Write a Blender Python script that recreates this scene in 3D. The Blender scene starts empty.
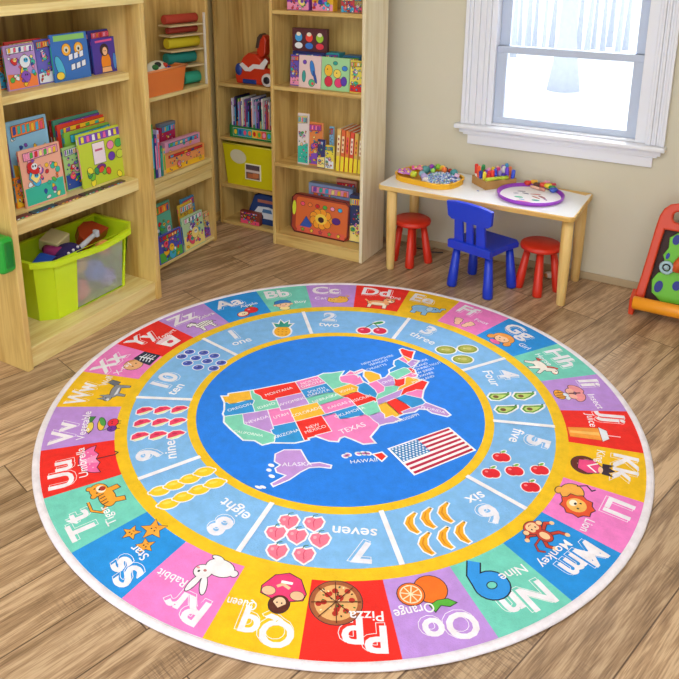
import bpy, bmesh, math, random
from mathutils import Vector, Matrix
from mathutils.geometry import tessellate_polygon
sc = bpy.context.scene
COL = sc.collection
PI = math.pi
rnd = random.Random(7)

# ------------------------------------------------------------------ camera
FPX, CX, CY = 766.16, 317.83, 163.78
PITCH, ROLL, YAW, CAMH = 0.28081, -0.001485, -0.53532, 1.7535
Fw = Vector((math.sin(YAW)*math.cos(PITCH), math.cos(YAW)*math.cos(PITCH), -math.sin(PITCH)))
Rt = Vector((math.cos(YAW), -math.sin(YAW), 0)); Up = Rt.cross(Fw)
R2 = Rt*math.cos(ROLL)+Up*math.sin(ROLL); U2 = Up*math.cos(ROLL)-Rt*math.sin(ROLL)
cd = bpy.data.cameras.new('camera'); cam = bpy.data.objects.new('camera', cd); COL.objects.link(cam)
cam.matrix_world = Matrix(((R2.x, U2.x, -Fw.x, 0), (R2.y, U2.y, -Fw.y, 0), (R2.z, U2.z, -Fw.z, CAMH), (0, 0, 0, 1)))
cd.sensor_fit = 'HORIZONTAL'; cd.sensor_width = 36; cd.lens = FPX/679*36
cd.shift_x = (339.5-CX)/679; cd.shift_y = -(339.5-CY)/679
cd.clip_start = .05
sc.camera = cam
def ray(px, py): return R2*((px-CX)/FPX)-U2*((py-CY)/FPX)+Fw
def at(px, py, x=None, y=None, z=None):          # where a point of the photo meets the plane x=, y= or z= of the room
    d = ray(px, py)
    t = x/d.x if x is not None else y/d.y if y is not None else (z-CAMH)/d.z
    return Vector((0, 0, CAMH))+d*t

# ------------------------------------------------------------------ materials
def hexl(h):
    h = h.lstrip('#'); h = ''.join(c*2 for c in h) if len(h) == 3 else h; v = [int(h[i:i+2], 16)/255 for i in (0, 2, 4)]
    return tuple(c/12.92 if c <= .04045 else ((c+.055)/1.055)**2.4 for c in v)+(1,)
MATS = {}
def mat(name, col='#ffffff', rough=.5, metal=0, bump=0, bscale=200, trans=0, var=.0, vscale=6, alpha=1, coat=0, sheen=0, emit=0):
    if name in MATS: return MATS[name]
    m = bpy.data.materials.new(name); m.use_nodes = True; nt = m.node_tree; b = nt.nodes['Principled BSDF']
    c = hexl(col); b.inputs['Base Color'].default_value = c; b.inputs['Roughness'].default_value = rough
    b.inputs['Metallic'].default_value = metal; b.inputs['Transmission Weight'].default_value = trans
    b.inputs['Alpha'].default_value = alpha; b.inputs['Coat Weight'].default_value = coat
    b.inputs['Sheen Weight'].default_value = sheen
    tc = nt.nodes.new('ShaderNodeTexCoord')
    nz = nt.nodes.new('ShaderNodeTexNoise'); nz.inputs['Scale'].default_value = vscale; nz.inputs['Detail'].default_value = 4
    nt.links.new(tc.outputs['Object'], nz.inputs['Vector'])
    if var:
        mx = nt.nodes.new('ShaderNodeMix'); mx.data_type = 'RGBA'
        mx.inputs[6].default_value = tuple(x*(1-var) for x in c[:3])+(1,); mx.inputs[7].default_value = tuple(min(1, x*(1+var)) for x in c[:3])+(1,)
        nt.links.new(nz.outputs['Fac'], mx.inputs[0]); nt.links.new(mx.outputs[2], b.inputs['Base Color'])
    if bump:
        n2 = nt.nodes.new('ShaderNodeTexNoise'); n2.inputs['Scale'].default_value = bscale; n2.inputs['Detail'].default_value = 3
        nt.links.new(tc.outputs['Object'], n2.inputs['Vector'])
        bp = nt.nodes.new('ShaderNodeBump'); bp.inputs['Strength'].default_value = bump; bp.inputs['Distance'].default_value = .002
        nt.links.new(n2.outputs['Fac'], bp.inputs['Height']); nt.links.new(bp.outputs['Normal'], b.inputs['Normal'])
    MATS[name] = m; return m
def printed(name, rough, bump=0, bscale=300, fuzz=0, sheen=0):     # a surface printed in the colours of its mesh
    m = bpy.data.materials.new(name); m.use_nodes = True; nt = m.node_tree; b = nt.nodes['Principled BSDF']
    at_ = nt.nodes.new('ShaderNodeVertexColor'); at_.layer_name = 'print'
    b.inputs['Roughness'].default_value = rough; b.inputs['Sheen Weight'].default_value = sheen
    tc = nt.nodes.new('ShaderNodeTexCoord')
    out = at_.outputs['Color']
    if fuzz:
        n = nt.nodes.new('ShaderNodeTexNoise'); n.inputs['Scale'].default_value = 26; n.inputs['Detail'].default_value = 9; n.inputs['Roughness'].default_value = .7
        nt.links.new(tc.outputs['Object'], n.inputs['Vector'])
        r = nt.nodes.new('ShaderNodeMapRange'); r.inputs[1].default_value = .3; r.inputs[2].default_value = .7
        r.inputs[3].default_value = 1-fuzz; r.inputs[4].default_value = 1+fuzz*.4
        nt.links.new(n.outputs['Fac'], r.inputs[0])
        mx = nt.nodes.new('ShaderNodeVectorMath'); mx.operation = 'SCALE'
        nt.links.new(out, mx.inputs[0]); nt.links.new(r.outputs[0], mx.inputs['Scale']); out = mx.outputs[0]
    nt.links.new(out, b.inputs['Base Color'])
    if bump:
        n2 = nt.nodes.new('ShaderNodeTexNoise'); n2.inputs['Scale'].default_value = bscale; n2.inputs['Detail'].default_value = 4
        nt.links.new(tc.outputs['Object'], n2.inputs['Vector'])
        bp = nt.nodes.new('ShaderNodeBump'); bp.inputs['Strength'].default_value = bump; bp.inputs['Distance'].default_value = .004
        nt.links.new(n2.outputs['Fac'], bp.inputs['Height']); nt.links.new(bp.outputs['Normal'], b.inputs['Normal'])
    return m
PRINT = printed('printed_card', .42)
PILE = printed('printed_rug_pile', .95, .55, 260, .16, .0)
def wood(name, axis, c1, c2, rough=.45, sc_=1.0, knots=.25):
    m = bpy.data.materials.new(name); m.use_nodes = True; nt = m.node_tree; b = nt.nodes['Principled BSDF']
    tc = nt.nodes.new('ShaderNodeTexCoord'); mp = nt.nodes.new('ShaderNodeMapping')
    s = [9*sc_, 9*sc_, 9*sc_]; s['xyz'.index(axis)] = .9*sc_; mp.inputs['Scale'].default_value = s
    nt.links.new(tc.outputs['Object'], mp.inputs['Vector'])
    n = nt.nodes.new('ShaderNodeTexNoise'); n.inputs['Scale'].default_value = 2.2; n.inputs['Detail'].default_value = 6; n.inputs['Distortion'].default_value = .6
    nt.links.new(mp.outputs[0], n.inputs['Vector'])
    mp2 = nt.nodes.new('ShaderNodeMapping'); s2 = [70, 70, 70]; s2['xyz'.index(axis)] = 2.5; mp2.inputs['Scale'].default_value = s2
    nt.links.new(tc.outputs['Object'], mp2.inputs['Vector'])
    f = nt.nodes.new('ShaderNodeTexNoise'); f.inputs['Scale'].default_value = 1.6; f.inputs['Detail'].default_value = 3
    nt.links.new(mp2.outputs[0], f.inputs['Vector'])
    ad = nt.nodes.new('ShaderNodeMath'); ad.operation = 'MULTIPLY_ADD'; ad.inputs[1].default_value = .35
    nt.links.new(f.outputs['Fac'], ad.inputs[0]); nt.links.new(n.outputs['Fac'], ad.inputs[2])
    cr = nt.nodes.new('ShaderNodeValToRGB'); e = cr.color_ramp.elements
    e[0].position = .48; e[0].color = hexl(c2); e[1].position = .78; e[1].color = hexl(c1)
    nt.links.new(ad.outputs[0], cr.inputs[0]); nt.links.new(cr.outputs[0], b.inputs['Base Color'])
    b.inputs['Roughness'].default_value = rough
    return m
WC1, WC2 = '#dfc077', '#bd9550'
W = {a: wood('birch_grain_'+a, a, WC1, WC2) for a in 'xyz'}
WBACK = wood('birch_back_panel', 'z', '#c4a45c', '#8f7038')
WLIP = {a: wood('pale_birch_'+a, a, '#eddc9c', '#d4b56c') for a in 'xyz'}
TWOOD = wood('table_wood', 'x', '#ecc878', '#cf9f4c'); TLEG = wood('table_leg_wood', 'z', '#efcf88', '#dcb062')

# ------------------------------------------------------------------ mesh helpers
def newbm():
    bm = bmesh.new(); bm.loops.layers.float_color.new('print'); return bm
def paint(bm, faces, col, mi=None):
    L = bm.loops.layers.float_color['print']; c = hexl(col) if isinstance(col, str) else col
    for f in faces:
        if mi is not None: f.material_index = mi
        for l in f.loops: l[L] = c
def merge(bm, t, M=None, mi=0, col='#ffffff', smooth=False):
    if M is not None: bmesh.ops.transform(t, matrix=M, verts=t.verts)
    vm = {v: bm.verts.new(v.co) for v in t.verts}; fs = []
    for f in t.faces:
        try: g = bm.faces.new([vm[v] for v in f.verts])
        except ValueError: continue
        g.smooth = smooth or f.smooth; fs.append(g)
    paint(bm, fs, col, mi); t.free(); return fs
def T(x=0, y=0, z=0, rx=0, ry=0, rz=0):
    return Matrix.Translation((x, y, z)) @ Matrix.Rotation(rz, 4, 'Z') @ Matrix.Rotation(ry, 4, 'Y') @ Matrix.Rotation(rx, 4, 'X')
def box(bm, lo, hi, mi=0, bev=0, M=None, col='#ffffff', seg=2):
    t = bmesh.new(); bmesh.ops.create_cube(t, size=1)
    c = [(a+b)/2 for a, b in zip(lo, hi)]; s = [abs(b-a) for a, b in zip(lo, hi)]
    bmesh.ops.transform(t, matrix=Matrix.Translation(c) @ Matrix.Diagonal((*s, 1)), verts=t.verts)
    if bev: bmesh.ops.bevel(t, geom=t.edges[:], offset=min(bev, min(s)*.45), segments=seg, profile=.5, affect='EDGES')
    return merge(bm, t, M, mi, col, smooth=False)
def lathe(bm, prof, mi=0, M=None, n=24, col='#ffffff', sx=1, sy=1, smooth=True):
    t = bmesh.new(); rings = []
    for r, z in prof:
        if r < 1e-6: rings.append([t.verts.new((0, 0, z))])
        else: rings.append([t.verts.new((r*math.cos(2*PI*k/n)*sx, r*math.sin(2*PI*k/n)*sy, z)) for k in range(n)])
    for a, b in zip(rings, rings[1:]):
        for k in range(n):
            j = (k+1) % n
            if len(a) == 1 and len(b) == 1: continue
            if len(a) == 1: vs = [a[0], b[j], b[k]]
            elif len(b) == 1: vs = [a[k], a[j], b[0]]
            else: vs = [a[k], a[j], b[j], b[k]]
            f = t.faces.new(vs); f.smooth = smooth
    for ring, rev in ((rings[0], True), (rings[-1], False)):
        if len(ring) > 1: t.faces.new(ring[::-1] if rev else ring)
    bmesh.ops.recalc_face_normals(t, faces=t.faces)
    return merge(bm, t, M, mi, col)
def ball(bm, c, r, mi=0, col='#ffffff', s=(1, 1, 1), n=12, M=None):
    t = bmesh.new(); bmesh.ops.create_uvsphere(t, u_segments=n, v_segments=max(6, n//2+1), radius=r)
    bmesh.ops.transform(t, matrix=Matrix.Translation(c) @ Matrix.Diagonal((*s, 1)), verts=t.verts)
    return merge(bm, t, M, mi, col, True)
def tube(bm, pts, r, mi=0, n=10, col='#ffffff', M=None, closed=False):
    t = bmesh.new(); P = [Vector(p) for p in pts]; rings = []; m = len(P); up = None
    for i, p in enumerate(P):
        a = P[i-1] if (i or closed) else P[0]; b = P[(i+1) % m] if (i < m-1 or closed) else P[-1]
        d = (b-a).normalized()
        if up is None: up = Vector((0, 0, 1)) if abs(d.z) < .9 else Vector((1, 0, 0))
        s = d.cross(up).normalized(); up = s.cross(d).normalized()
        rr = r[i] if isinstance(r, (list, tuple)) else r
        rings.append([t.verts.new(p+(s*math.cos(2*PI*k/n)+up*math.sin(2*PI*k/n))*rr) for k in range(n)])
    for i in range(m if closed else m-1):
        A, B = rings[i], rings[(i+1) % m]
        for k in range(n):
            f = t.faces.new([A[k], A[(k+1) % n], B[(k+1) % n], B[k]]); f.smooth = True
    if not closed: t.faces.new(rings[0][::-1]); t.faces.new(rings[-1])
    bmesh.ops.recalc_face_normals(t, faces=t.faces)
    return merge(bm, t, M, mi, col)
def tri(poly):
    return tessellate_polygon([[Vector((x, y, 0)) for x, y in poly]])
def prism(bm, poly, z0, z1, mi=0, M=None, col='#ffffff', holes=(), bev=0):
    t = bmesh.new()
    loops = [poly]+list(holes); flat = [q for l in loops for q in l]
    tr = tessellate_polygon([[Vector((x, y, 0)) for x, y in l] for l in loops])
    lo = [t.verts.new((x, y, z0)) for x, y in flat]; hi = [t.verts.new((x, y, z1)) for x, y in flat]
    for a, b, c in tr:
        t.faces.new((hi[a], hi[b], hi[c])); t.faces.new((lo[c], lo[b], lo[a]))
    o = 0
    for l in loops:
        n = len(l)
        for k in range(n):
            j = (k+1) % n; t.faces.new((lo[o+k], lo[o+j], hi[o+j], hi[o+k]))
        o += n
    bmesh.ops.recalc_face_normals(t, faces=t.faces)
    if bev:
        bmesh.ops.dissolve_limit(t, angle_limit=.01, verts=t.verts, edges=t.edges)
        es = [e for e in t.edges if len(e.link_faces) == 2 and e.calc_face_angle() > .9 and abs(e.verts[0].co.z-e.verts[1].co.z) < 1e-6]
        bmesh.ops.bevel(t, geom=es, offset=bev, segments=2, profile=.5, affect='EDGES')
    return merge(bm, t, M, mi, col)
def ell(cx, cy, rx, ry, rot=0, n=20):
    c, s = math.cos(rot), math.sin(rot)
    return [(cx+rx*math.cos(2*PI*k/n)*c-ry*math.sin(2*PI*k/n)*s, cy+rx*math.cos(2*PI*k/n)*s+ry*math.sin(2*PI*k/n)*c) for k in range(n)]
def rrect(x0, y0, x1, y1, r, n=4):
    out = []
    for cx, cy, a in ((x1-r, y1-r, 0), (x0+r, y1-r, PI/2), (x0+r, y0+r, PI), (x1-r, y0+r, 1.5*PI)):
        for k in range(n+1):
            b = a+PI/2*k/n; out.append((cx+r*math.cos(b), cy+r*math.sin(b)))
    return out
def obj(name, bm, mats, parent=None, loc=(0, 0, 0), rot=(0, 0, 0), kind=None):
    me = bpy.data.meshes.new(name); bm.normal_update(); bm.to_mesh(me); bm.free()
    for m in (mats if isinstance(mats, (list, tuple)) else [mats]): me.materials.append(m)
    o = bpy.data.objects.new(name, me); COL.objects.link(o); o.location = loc; o.rotation_euler = rot
    if parent: o.parent = parent
    if kind: o['kind'] = kind
    return o
def tag(o, label, cat, group=None, kind=None):
    o['label'] = label; o['category'] = cat
    if group: o['group'] = group
    if kind: o['kind'] = kind
    return o
def thing(name, label, cat, loc=(0, 0, 0), rot=(0, 0, 0), group=None):
    o = bpy.data.objects.new(name, None); COL.objects.link(o); o.location = loc; o.rotation_euler = rot
    o.empty_display_size = .1
    return tag(o, label, cat, group)

# ------------------------------------------------------------------ flat printed artwork
_tc = {}
def text_faces(s, off=0.0):
    key = (s, off)
    if key in _tc: return _tc[key]
    cu = bpy.data.curves.new('tmp', 'FONT'); cu.body = s; cu.size = 1; cu.offset = off; cu.resolution_u = 3
    o = bpy.data.objects.new('tmp', cu); COL.objects.link(o); bpy.context.view_layer.update()
    ev = o.evaluated_get(bpy.context.evaluated_depsgraph_get()); me = ev.to_mesh()
    V = [(v.co.x/.69, v.co.y/.69) for v in me.vertices]
    F = [[V[i] for i in p.vertices] for p in me.polygons]
    w = max([v[0] for v in V] or [0]); ev.to_mesh_clear()
    bpy.data.objects.remove(o); bpy.data.curves.remove(cu)
    _tc[key] = (F, w); return _tc[key]
class Art:
    def __init__(s): s.f = []; s.l = 0; s.st = [(0, 0, 1, 1, 0)]
    def push(s, x, y, k=1, r=0, ky=None):
        X, Y, K, KY, R = s.st[-1]; px, py = s.tr(x, y); s.st.append((px, py, K*k, KY*(ky if ky else k), R+r))
    def pop(s): s.st.pop()
    def tr(s, x, y):
        X, Y, K, KY, R = s.st[-1]; x *= K; y *= KY; c, n = math.cos(R), math.sin(R)
        return (X+x*c-y*n, Y+x*n+y*c)
    def _add(s, tris, col, l): s.f.append(([s.tr(*q) for q in tris], col, l))
    def poly(s, P, col, l=None):
        if l is None: l = s.l; s.l += 1
        for t_ in tri(P): s._add([P[i] for i in t_], col, l)
    def e(s, cx, cy, rx, ry, col, rot=0, n=20, l=None):
        if l is None: l = s.l; s.l += 1
        s._add(ell(cx, cy, rx, ry, rot, n), col, l)
    def line(s, P, w, col, closed=False, l=None):       # a mitred stroke
        if l is None: l = s.l; s.l += 1
        P = [p for i, p in enumerate(P) if i == 0 or math.hypot(p[0]-P[i-1][0], p[1]-P[i-1][1]) > 1e-6]
        m = len(P); nr = []
        for i in range(m if closed else m-1):
            (ax, ay), (bx, by) = P[i], P[(i+1) % m]; d = math.hypot(bx-ax, by-ay) or 1e-9; nr.append((-(by-ay)/d, (bx-ax)/d))
        off = []
        for i in range(m):
            if closed: a, b = nr[i-1], nr[i]
            else: a, b = nr[max(0, i-1)], nr[min(i, m-2)]
            q = (a[0]+b[0], a[1]+b[1]); k = q[0]*a[0]+q[1]*a[1]
            k = 1/max(k, .55); off.append((q[0]*k*w/2, q[1]*k*w/2))
        for i in range(m if closed else m-1):
            j = (i+1) % m; p, q, o, u = P[i], P[j], off[i], off[j]
            s._add([(p[0]+o[0], p[1]+o[1]), (q[0]+u[0], q[1]+u[1]), (q[0]-u[0], q[1]-u[1]), (p[0]-o[0], p[1]-o[1])], col, l+.2*(i % 2))
    def blob(s, shapes, ow=.035, oc='#2a2230'):
        # shapes: (points, fill); one dark outline round the union
        for P, _ in shapes: s.line(P, ow*2, oc, True, s.l)
        for k, (P, c) in enumerate(shapes): s.poly(P, c, s.l+1+k)
        s.l += len(shapes)+1
    def text(s, t, x, y, h, col, off=.0, align=0, kx=1):
        F, w = text_faces(t, off); x0 = x-w*h*kx*align
        for i, f in enumerate(F): s._add([(x0+a*h*kx, y+b*h) for a, b in f], col, s.l+.15*(i % 5))
        s.l += 1; return w*h*kx
    def emit(s, bm, fn, dz=.00004):
        L = bm.loops.layers.float_color['print']; cc = {}
        for P, col, l in s.f:
            vs = [bm.verts.new(fn(x, y, l*dz)) for x, y in P]
            try: f = bm.faces.new(vs)
            except ValueError: continue
            f.normal_update()
            c = cc.setdefault(col, hexl(col))
            for lo in f.loops: lo[L] = c
        return bm
# ================================================================== room shell
WY = 4.03; LWX = -2.99
def structure(o): o['kind'] = 'structure'; return o
# floor boards
fm = bpy.data.materials.new('oak_floor_boards'); fm.use_nodes = True; nt = fm.node_tree; b = nt.nodes['Principled BSDF']
N = nt.nodes.new; Lk = nt.links.new
tc = N('ShaderNodeTexCoord'); mp = N('ShaderNodeMapping'); mp.vector_type = 'POINT'; mp.inputs['Rotation'].default_value = (0, 0, math.radians(-74.5))
Lk(tc.outputs['Object'], mp.inputs[0])
br = N('ShaderNodeTexBrick'); br.offset = .37; br.inputs['Scale'].default_value = 1; br.inputs['Brick Width'].default_value = 1.25; br.inputs['Row Height'].default_value = .185
br.inputs['Mortar Size'].default_value = .0024; br.inputs['Mortar Smooth'].default_value = .3; br.inputs['Bias'].default_value = 0
br.inputs['Color1'].default_value = (0, 0, 0, 1); br.inputs['Color2'].default_value = (1, 1, 1, 1); br.inputs['Mortar'].default_value = (.5, .5, .5, 1)
Lk(mp.outputs[0], br.inputs['Vector'])
# a different shift of the grain for each board
sh = N('ShaderNodeVectorMath'); sh.operation = 'MULTIPLY_ADD'; sh.inputs[1].default_value = (7.3, 3.1, 0); Lk(br.outputs['Color'], sh.inputs[0]); Lk(mp.outputs[0], sh.inputs[2])
m1 = N('ShaderNodeMapping'); m1.inputs['Scale'].default_value = (1.1, 13, 1); Lk(sh.outputs[0], m1.inputs[0])
n1 = N('ShaderNodeTexNoise'); n1.inputs['Scale'].default_value = 2; n1.inputs['Detail'].default_value = 7; n1.inputs['Distortion'].default_value = .9; Lk(m1.outputs[0], n1.inputs[0])
m2 = N('ShaderNodeMapping'); m2.inputs['Scale'].default_value = (9, 160, 1); Lk(sh.outputs[0], m2.inputs[0])
n2 = N('ShaderNodeTexNoise'); n2.inputs['Scale'].default_value = 1.5; n2.inputs['Detail'].default_value = 4; Lk(m2.outputs[0], n2.inputs[0])
m3 = N('ShaderNodeMapping'); m3.inputs['Scale'].default_value = (1.2, 3, 1); Lk(sh.outputs[0], m3.inputs[0])
n3 = N('ShaderNodeTexNoise'); n3.inputs['Scale'].default_value = 1.4; n3.inputs['Detail'].default_value = 2; Lk(m3.outputs[0], n3.inputs[0])
a1 = N('ShaderNodeMath'); a1.operation = 'MULTIPLY_ADD'; a1.inputs[1].default_value = .75; Lk(n2.outputs['Fac'], a1.inputs[0]); Lk(n1.outputs['Fac'], a1.inputs[2])
cr = N('ShaderNodeValToRGB'); e = cr.color_ramp.elements; e[0].position = .66; e[0].color = hexl('#84684c'); e[1].position = 1.04; e[1].color = hexl('#cbad8a')
e2 = cr.color_ramp.elements.new(.84); e2.color = hexl('#aa8a69'); Lk(a1.outputs[0], cr.inputs[0])
# worn saw marks across some boards
m4 = N('ShaderNodeMapping'); m4.inputs['Scale'].default_value = (190, 14, 1); Lk(sh.outputs[0], m4.inputs[0])
n4 = N('ShaderNodeTexNoise'); n4.inputs['Scale'].default_value = 1; n4.inputs['Detail'].default_value = 2; Lk(m4.outputs[0], n4.inputs[0])
r3 = N('ShaderNodeMapRange'); r3.inputs[1].default_value = .54; r3.inputs[2].default_value = .66; Lk(n3.outputs['Fac'], r3.inputs[0])
r4 = N('ShaderNodeMapRange'); r4.inputs[1].default_value = .48; r4.inputs[2].default_value = .6; Lk(n4.outputs['Fac'], r4.inputs[0])
ml = N('ShaderNodeMath'); ml.operation = 'MULTIPLY'; Lk(r3.outputs[0], ml.inputs[0]); Lk(r4.outputs[0], ml.inputs[1])
ms = N('ShaderNodeMath'); ms.operation = 'MULTIPLY'; ms.inputs[1].default_value = .55; Lk(ml.outputs[0], ms.inputs[0])
x1 = N('ShaderNodeMix'); x1.data_type = 'RGBA'; x1.inputs[7].default_value = hexl('#5a4434'); Lk(ms.outputs[0], x1.inputs[0]); Lk(cr.outputs[0], x1.inputs[6])
# board tone
vm = N('ShaderNodeMapRange'); vm.inputs[3].default_value = .82; vm.inputs[4].default_value = 1.16; Lk(br.outputs['Color'], vm.inputs[0])
x2 = N('ShaderNodeVectorMath'); x2.operation = 'SCALE'; Lk(x1.outputs[2], x2.inputs[0]); Lk(vm.outputs[0], x2.inputs['Scale'])
x3 = N('ShaderNodeMix'); x3.data_type = 'RGBA'; x3.inputs[7].default_value = hexl('#5c442e'); Lk(br.outputs['Fac'], x3.inputs[0]); Lk(x2.outputs[0], x3.inputs[6])
Lk(x3.outputs[2], b.inputs['Base Color']); b.inputs['Roughness'].default_value = .36; b.inputs['Specular IOR Level'].default_value = .6
bp = N('ShaderNodeBump'); bp.inputs['Strength'].default_value = .25; bp.inputs['Distance'].default_value = .002; Lk(a1.outputs[0], bp.inputs['Height']); Lk(bp.outputs[0], b.inputs['Normal'])
f = newbm(); box(f, (LWX, -.4, -.04), (1.6, WY, 0)); structure(obj('floor', f, fm))
wallm = mat('painted_wall_cream', '#d5cfba', .85, bump=.06, bscale=90, var=.02)
wx0, wx1, wz0, wz1 = -1.31, -.485, .785, 1.78
f = newbm(); H_ = 2.45
box(f, (LWX-.1, WY, 0), (wx0, WY+.12, H_)); box(f, (wx1, WY, 0), (1.6, WY+.12, H_)); box(f, (wx0, WY, 0), (wx1, WY+.12, wz0)); box(f, (wx0, WY, wz1), (wx1, WY+.12, H_))
structure(obj('wall_back', f, wallm))
f = newbm(); box(f, (LWX-.1, -.4, 0), (LWX, WY, H_)); structure(obj('wall_left', f, mat('painted_wall_yellow', '#c9b47c', .85, bump=.06, bscale=90, var=.02)))
wtrim = mat('white_trim_paint', '#e9ebf3', .35, var=.015)
f = newbm(); box(f, (-1.835, WY-.011, 0), (1.6, WY, .042), bev=.004); structure(obj('baseboard_back', f, mat('baseboard_tan', '#b9a583', .5, var=.03)))
f = newbm(); box(f, (LWX, 3.46, 0), (LWX+.012, WY-.012, .06), bev=.004); structure(obj('baseboard_left', f, W['y']))
# window
win = bpy.data.objects.new('window_1', None); COL.objects.link(win); win.location = ((wx0+wx1)/2, WY, wz0); win['kind'] = 'structure'
def wpart(name, boxes, m=wtrim, bev=.003):
    f = newbm()
    for lo, hi in boxes: box(f, tuple(a-b for a, b in zip(lo, win.location)), tuple(a-b for a, b in zip(hi, win.location)), bev=bev)
    return obj(name, f, m, win)
cs = []
for s, xi, xo in ((-1, wx0, wx0-.135), (1, wx1, wx1+.092)):
    for a, b_, d in ((0, .16, .020), (.16, .3, .027), (.3, .42, .018), (.42, .56, .026), (.56, .7, .018), (.7, .84, .027), (.84, 1, .034)):
        x0, x1 = xi+(xo-xi)*a, xi+(xo-xi)*b_; cs.append(((min(x0, x1), WY-d, wz0), (max(x0, x1), WY+.004, wz1+.12)))
cs.append(((wx0, WY-.024, wz1), (wx1, WY+.004, wz1+.12)))
wpart('window_casing', cs)
wpart('window_sill', [((wx0-.165, WY-.062, wz0-.026), (wx1+.10, WY+.02, wz0))], bev=.008)
wpart('window_apron', [((wx0-.14, WY-.036, wz0-.05), (wx1+.08, WY, wz0-.026)), ((wx0-.12, WY-.028, wz0-.062), (wx1+.065, WY, wz0-.05)), ((wx0-.095, WY-.02, wz0-.115), (wx1+.045, WY, wz0-.062))])
wpart('window_jamb', [((wx0, WY, wz0), (wx0+.03, WY+.118, wz1)), ((wx1-.05, WY, wz0), (wx1, WY+.118, wz1)), ((wx0+.03, WY, wz0), (wx1-.05, WY+.118, wz0+.012)), ((wx0+.03, WY, wz1-.02), (wx1-.05, WY+.118, wz1))])
gx0, gx1 = wx0+.03, wx1-.05; zm = 1.2
sm = mat('window_sash_paint', '#bcc7dc', .35, var=.015)
wpart('window_sash', [((gx0, WY+.03, wz0+.012), (gx0+.055, WY+.055, zm+.02)), ((gx1-.05, WY+.03, wz0+.012), (gx1, WY+.055, zm+.02)), ((gx0, WY+.028, wz0+.012), (gx1, WY+.055, wz0+.048)), ((gx0, WY+.028, zm-.018), (gx1, WY+.055, zm+.020))], sm)
wpart('window_sash', [((gx0, WY+.07, zm-.01), (gx0+.055, WY+.095, wz1-.02)), ((gx1-.05, WY+.07, zm-.01), (gx1, WY+.095, wz1-.02)), ((gx0+.055, WY+.07, zm-.01), (gx1-.05, WY+.095, zm+.018)), ((gx0+.055, WY+.07, wz1-.07), (gx1-.05, WY+.095, wz1-.02))], sm)
gl = mat('window_glass', '#ffffff', .0, trans=1); gl.node_tree.nodes['Principled BSDF'].inputs['IOR'].default_value = 1.05
wpart('window_pane', [((gx0+.05, WY+.040, wz0+.045), (gx1-.045, WY+.044, zm-.015))], gl, 0)
wpart('window_pane', [((gx0+.05, WY+.081, zm+.015), (gx1-.045, WY+.085, wz1-.065))], gl, 0)
# outside: snow and trees
def ic2(x, y): return x
snow = mat('snow', '#f2f6ff', .9, bump=.5, bscale=3, var=.03, vscale=2)
f = newbm(); box(f, (-22, WY+.6, -.9), (14, 40, -.6)); structure(obj('ground', f, snow))
bark = mat('overexposed_bark', '#bcc3ce', .95, bump=.8, bscale=30, var=.1, vscale=14)  # bark coloured pale to imitate overexposed daylight outside
def tree(x, y, h, r, label, seed, nb=9, group=None):
    R_ = random.Random(seed); t = thing('tree', label, 'tree', (x, y, -.6), group=group)
    f = newbm(); pts = [(R_.uniform(-.02, .02)*k*.3, R_.uniform(-.02, .02)*k, (h*k/8 if k != 0 else -.1)) for k in range(9)]
    tube(f, pts, [r*(1.9 if k == 0 else 1.05-.09*k) for k in range(9)], n=12); 
    obj('trunk', f, bark, t)
    for k in range(nb):
        f = newbm()
        z = h*(.3+.65*R_.random()); a = R_.random()*2*PI; L_ = h*.05*(1.2-z/h)+.2; q = [(0, 0, z)]
        for i in range(1, 5): q.append((math.cos(a+.2*i)*L_*i/4, math.sin(a+.2*i)*L_*i/4, z+L_*.22*i+R_.uniform(-.05, .05)))
        tube(f, q, [r*.32*(1-.2*i) for i in range(5)], n=6)
        for i in (2, 3):
            b_ = a+R_.choice((-.9, .9)); tube(f, [q[i], (q[i][0]+math.cos(b_)*L_*.35, q[i][1]+math.sin(b_)*L_*.35, q[i][2]+.25)], r*.1, n=5)
        obj('branch', f, bark, t)
    return t
def gy(px, py): v = at(px, py, z=-.6); return v.x, v.y
x, y = gy(563, 90); tree(x, y, 7, .15, 'broad pale tree trunk seen through the middle of the window', 3)
first_tree = None; R_ = random.Random(4)
for i, (px, py) in enumerate(((513, 57), (519, 50), (527, 53), (534, 48), (543, 55), (551, 50), (578, 51), (586, 55), (593, 49), (602, 53), (609, 47), (617, 56), (625, 50))):
    x, y = gy(px, py)
    if first_tree is None: t = first_tree = tree(x, y, 9, .042, 'thin pale tree standing far off across the snowy yard', 12, 7, 'thin pale trees across the yard')
    else:
        t = first_tree.copy(); COL.objects.link(t); t.location = (x, y, -.6); t.rotation_euler = (R_.uniform(-.02, .02), R_.uniform(-.03, .03), i*1.3)
        k = R_.uniform(.5, 1.1); t.scale = (k, k, R_.uniform(.9, 1.2))
        for c_ in list(first_tree.children): d = c_.copy(); COL.objects.link(d); d.parent = t
structure(obj('ceiling', (lambda f: (box(f, (LWX-.1, -.4, 2.45), (1.7, WY+.12, 2.5)), f)[1])(newbm()), mat('ceiling_white', '#f0ede4', .9)))
structure(obj('wall_right', (lambda f: (box(f, (1.6, -.4, 0), (1.7, WY+.12, 2.45)), f)[1])(newbm()), wallm))
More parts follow.
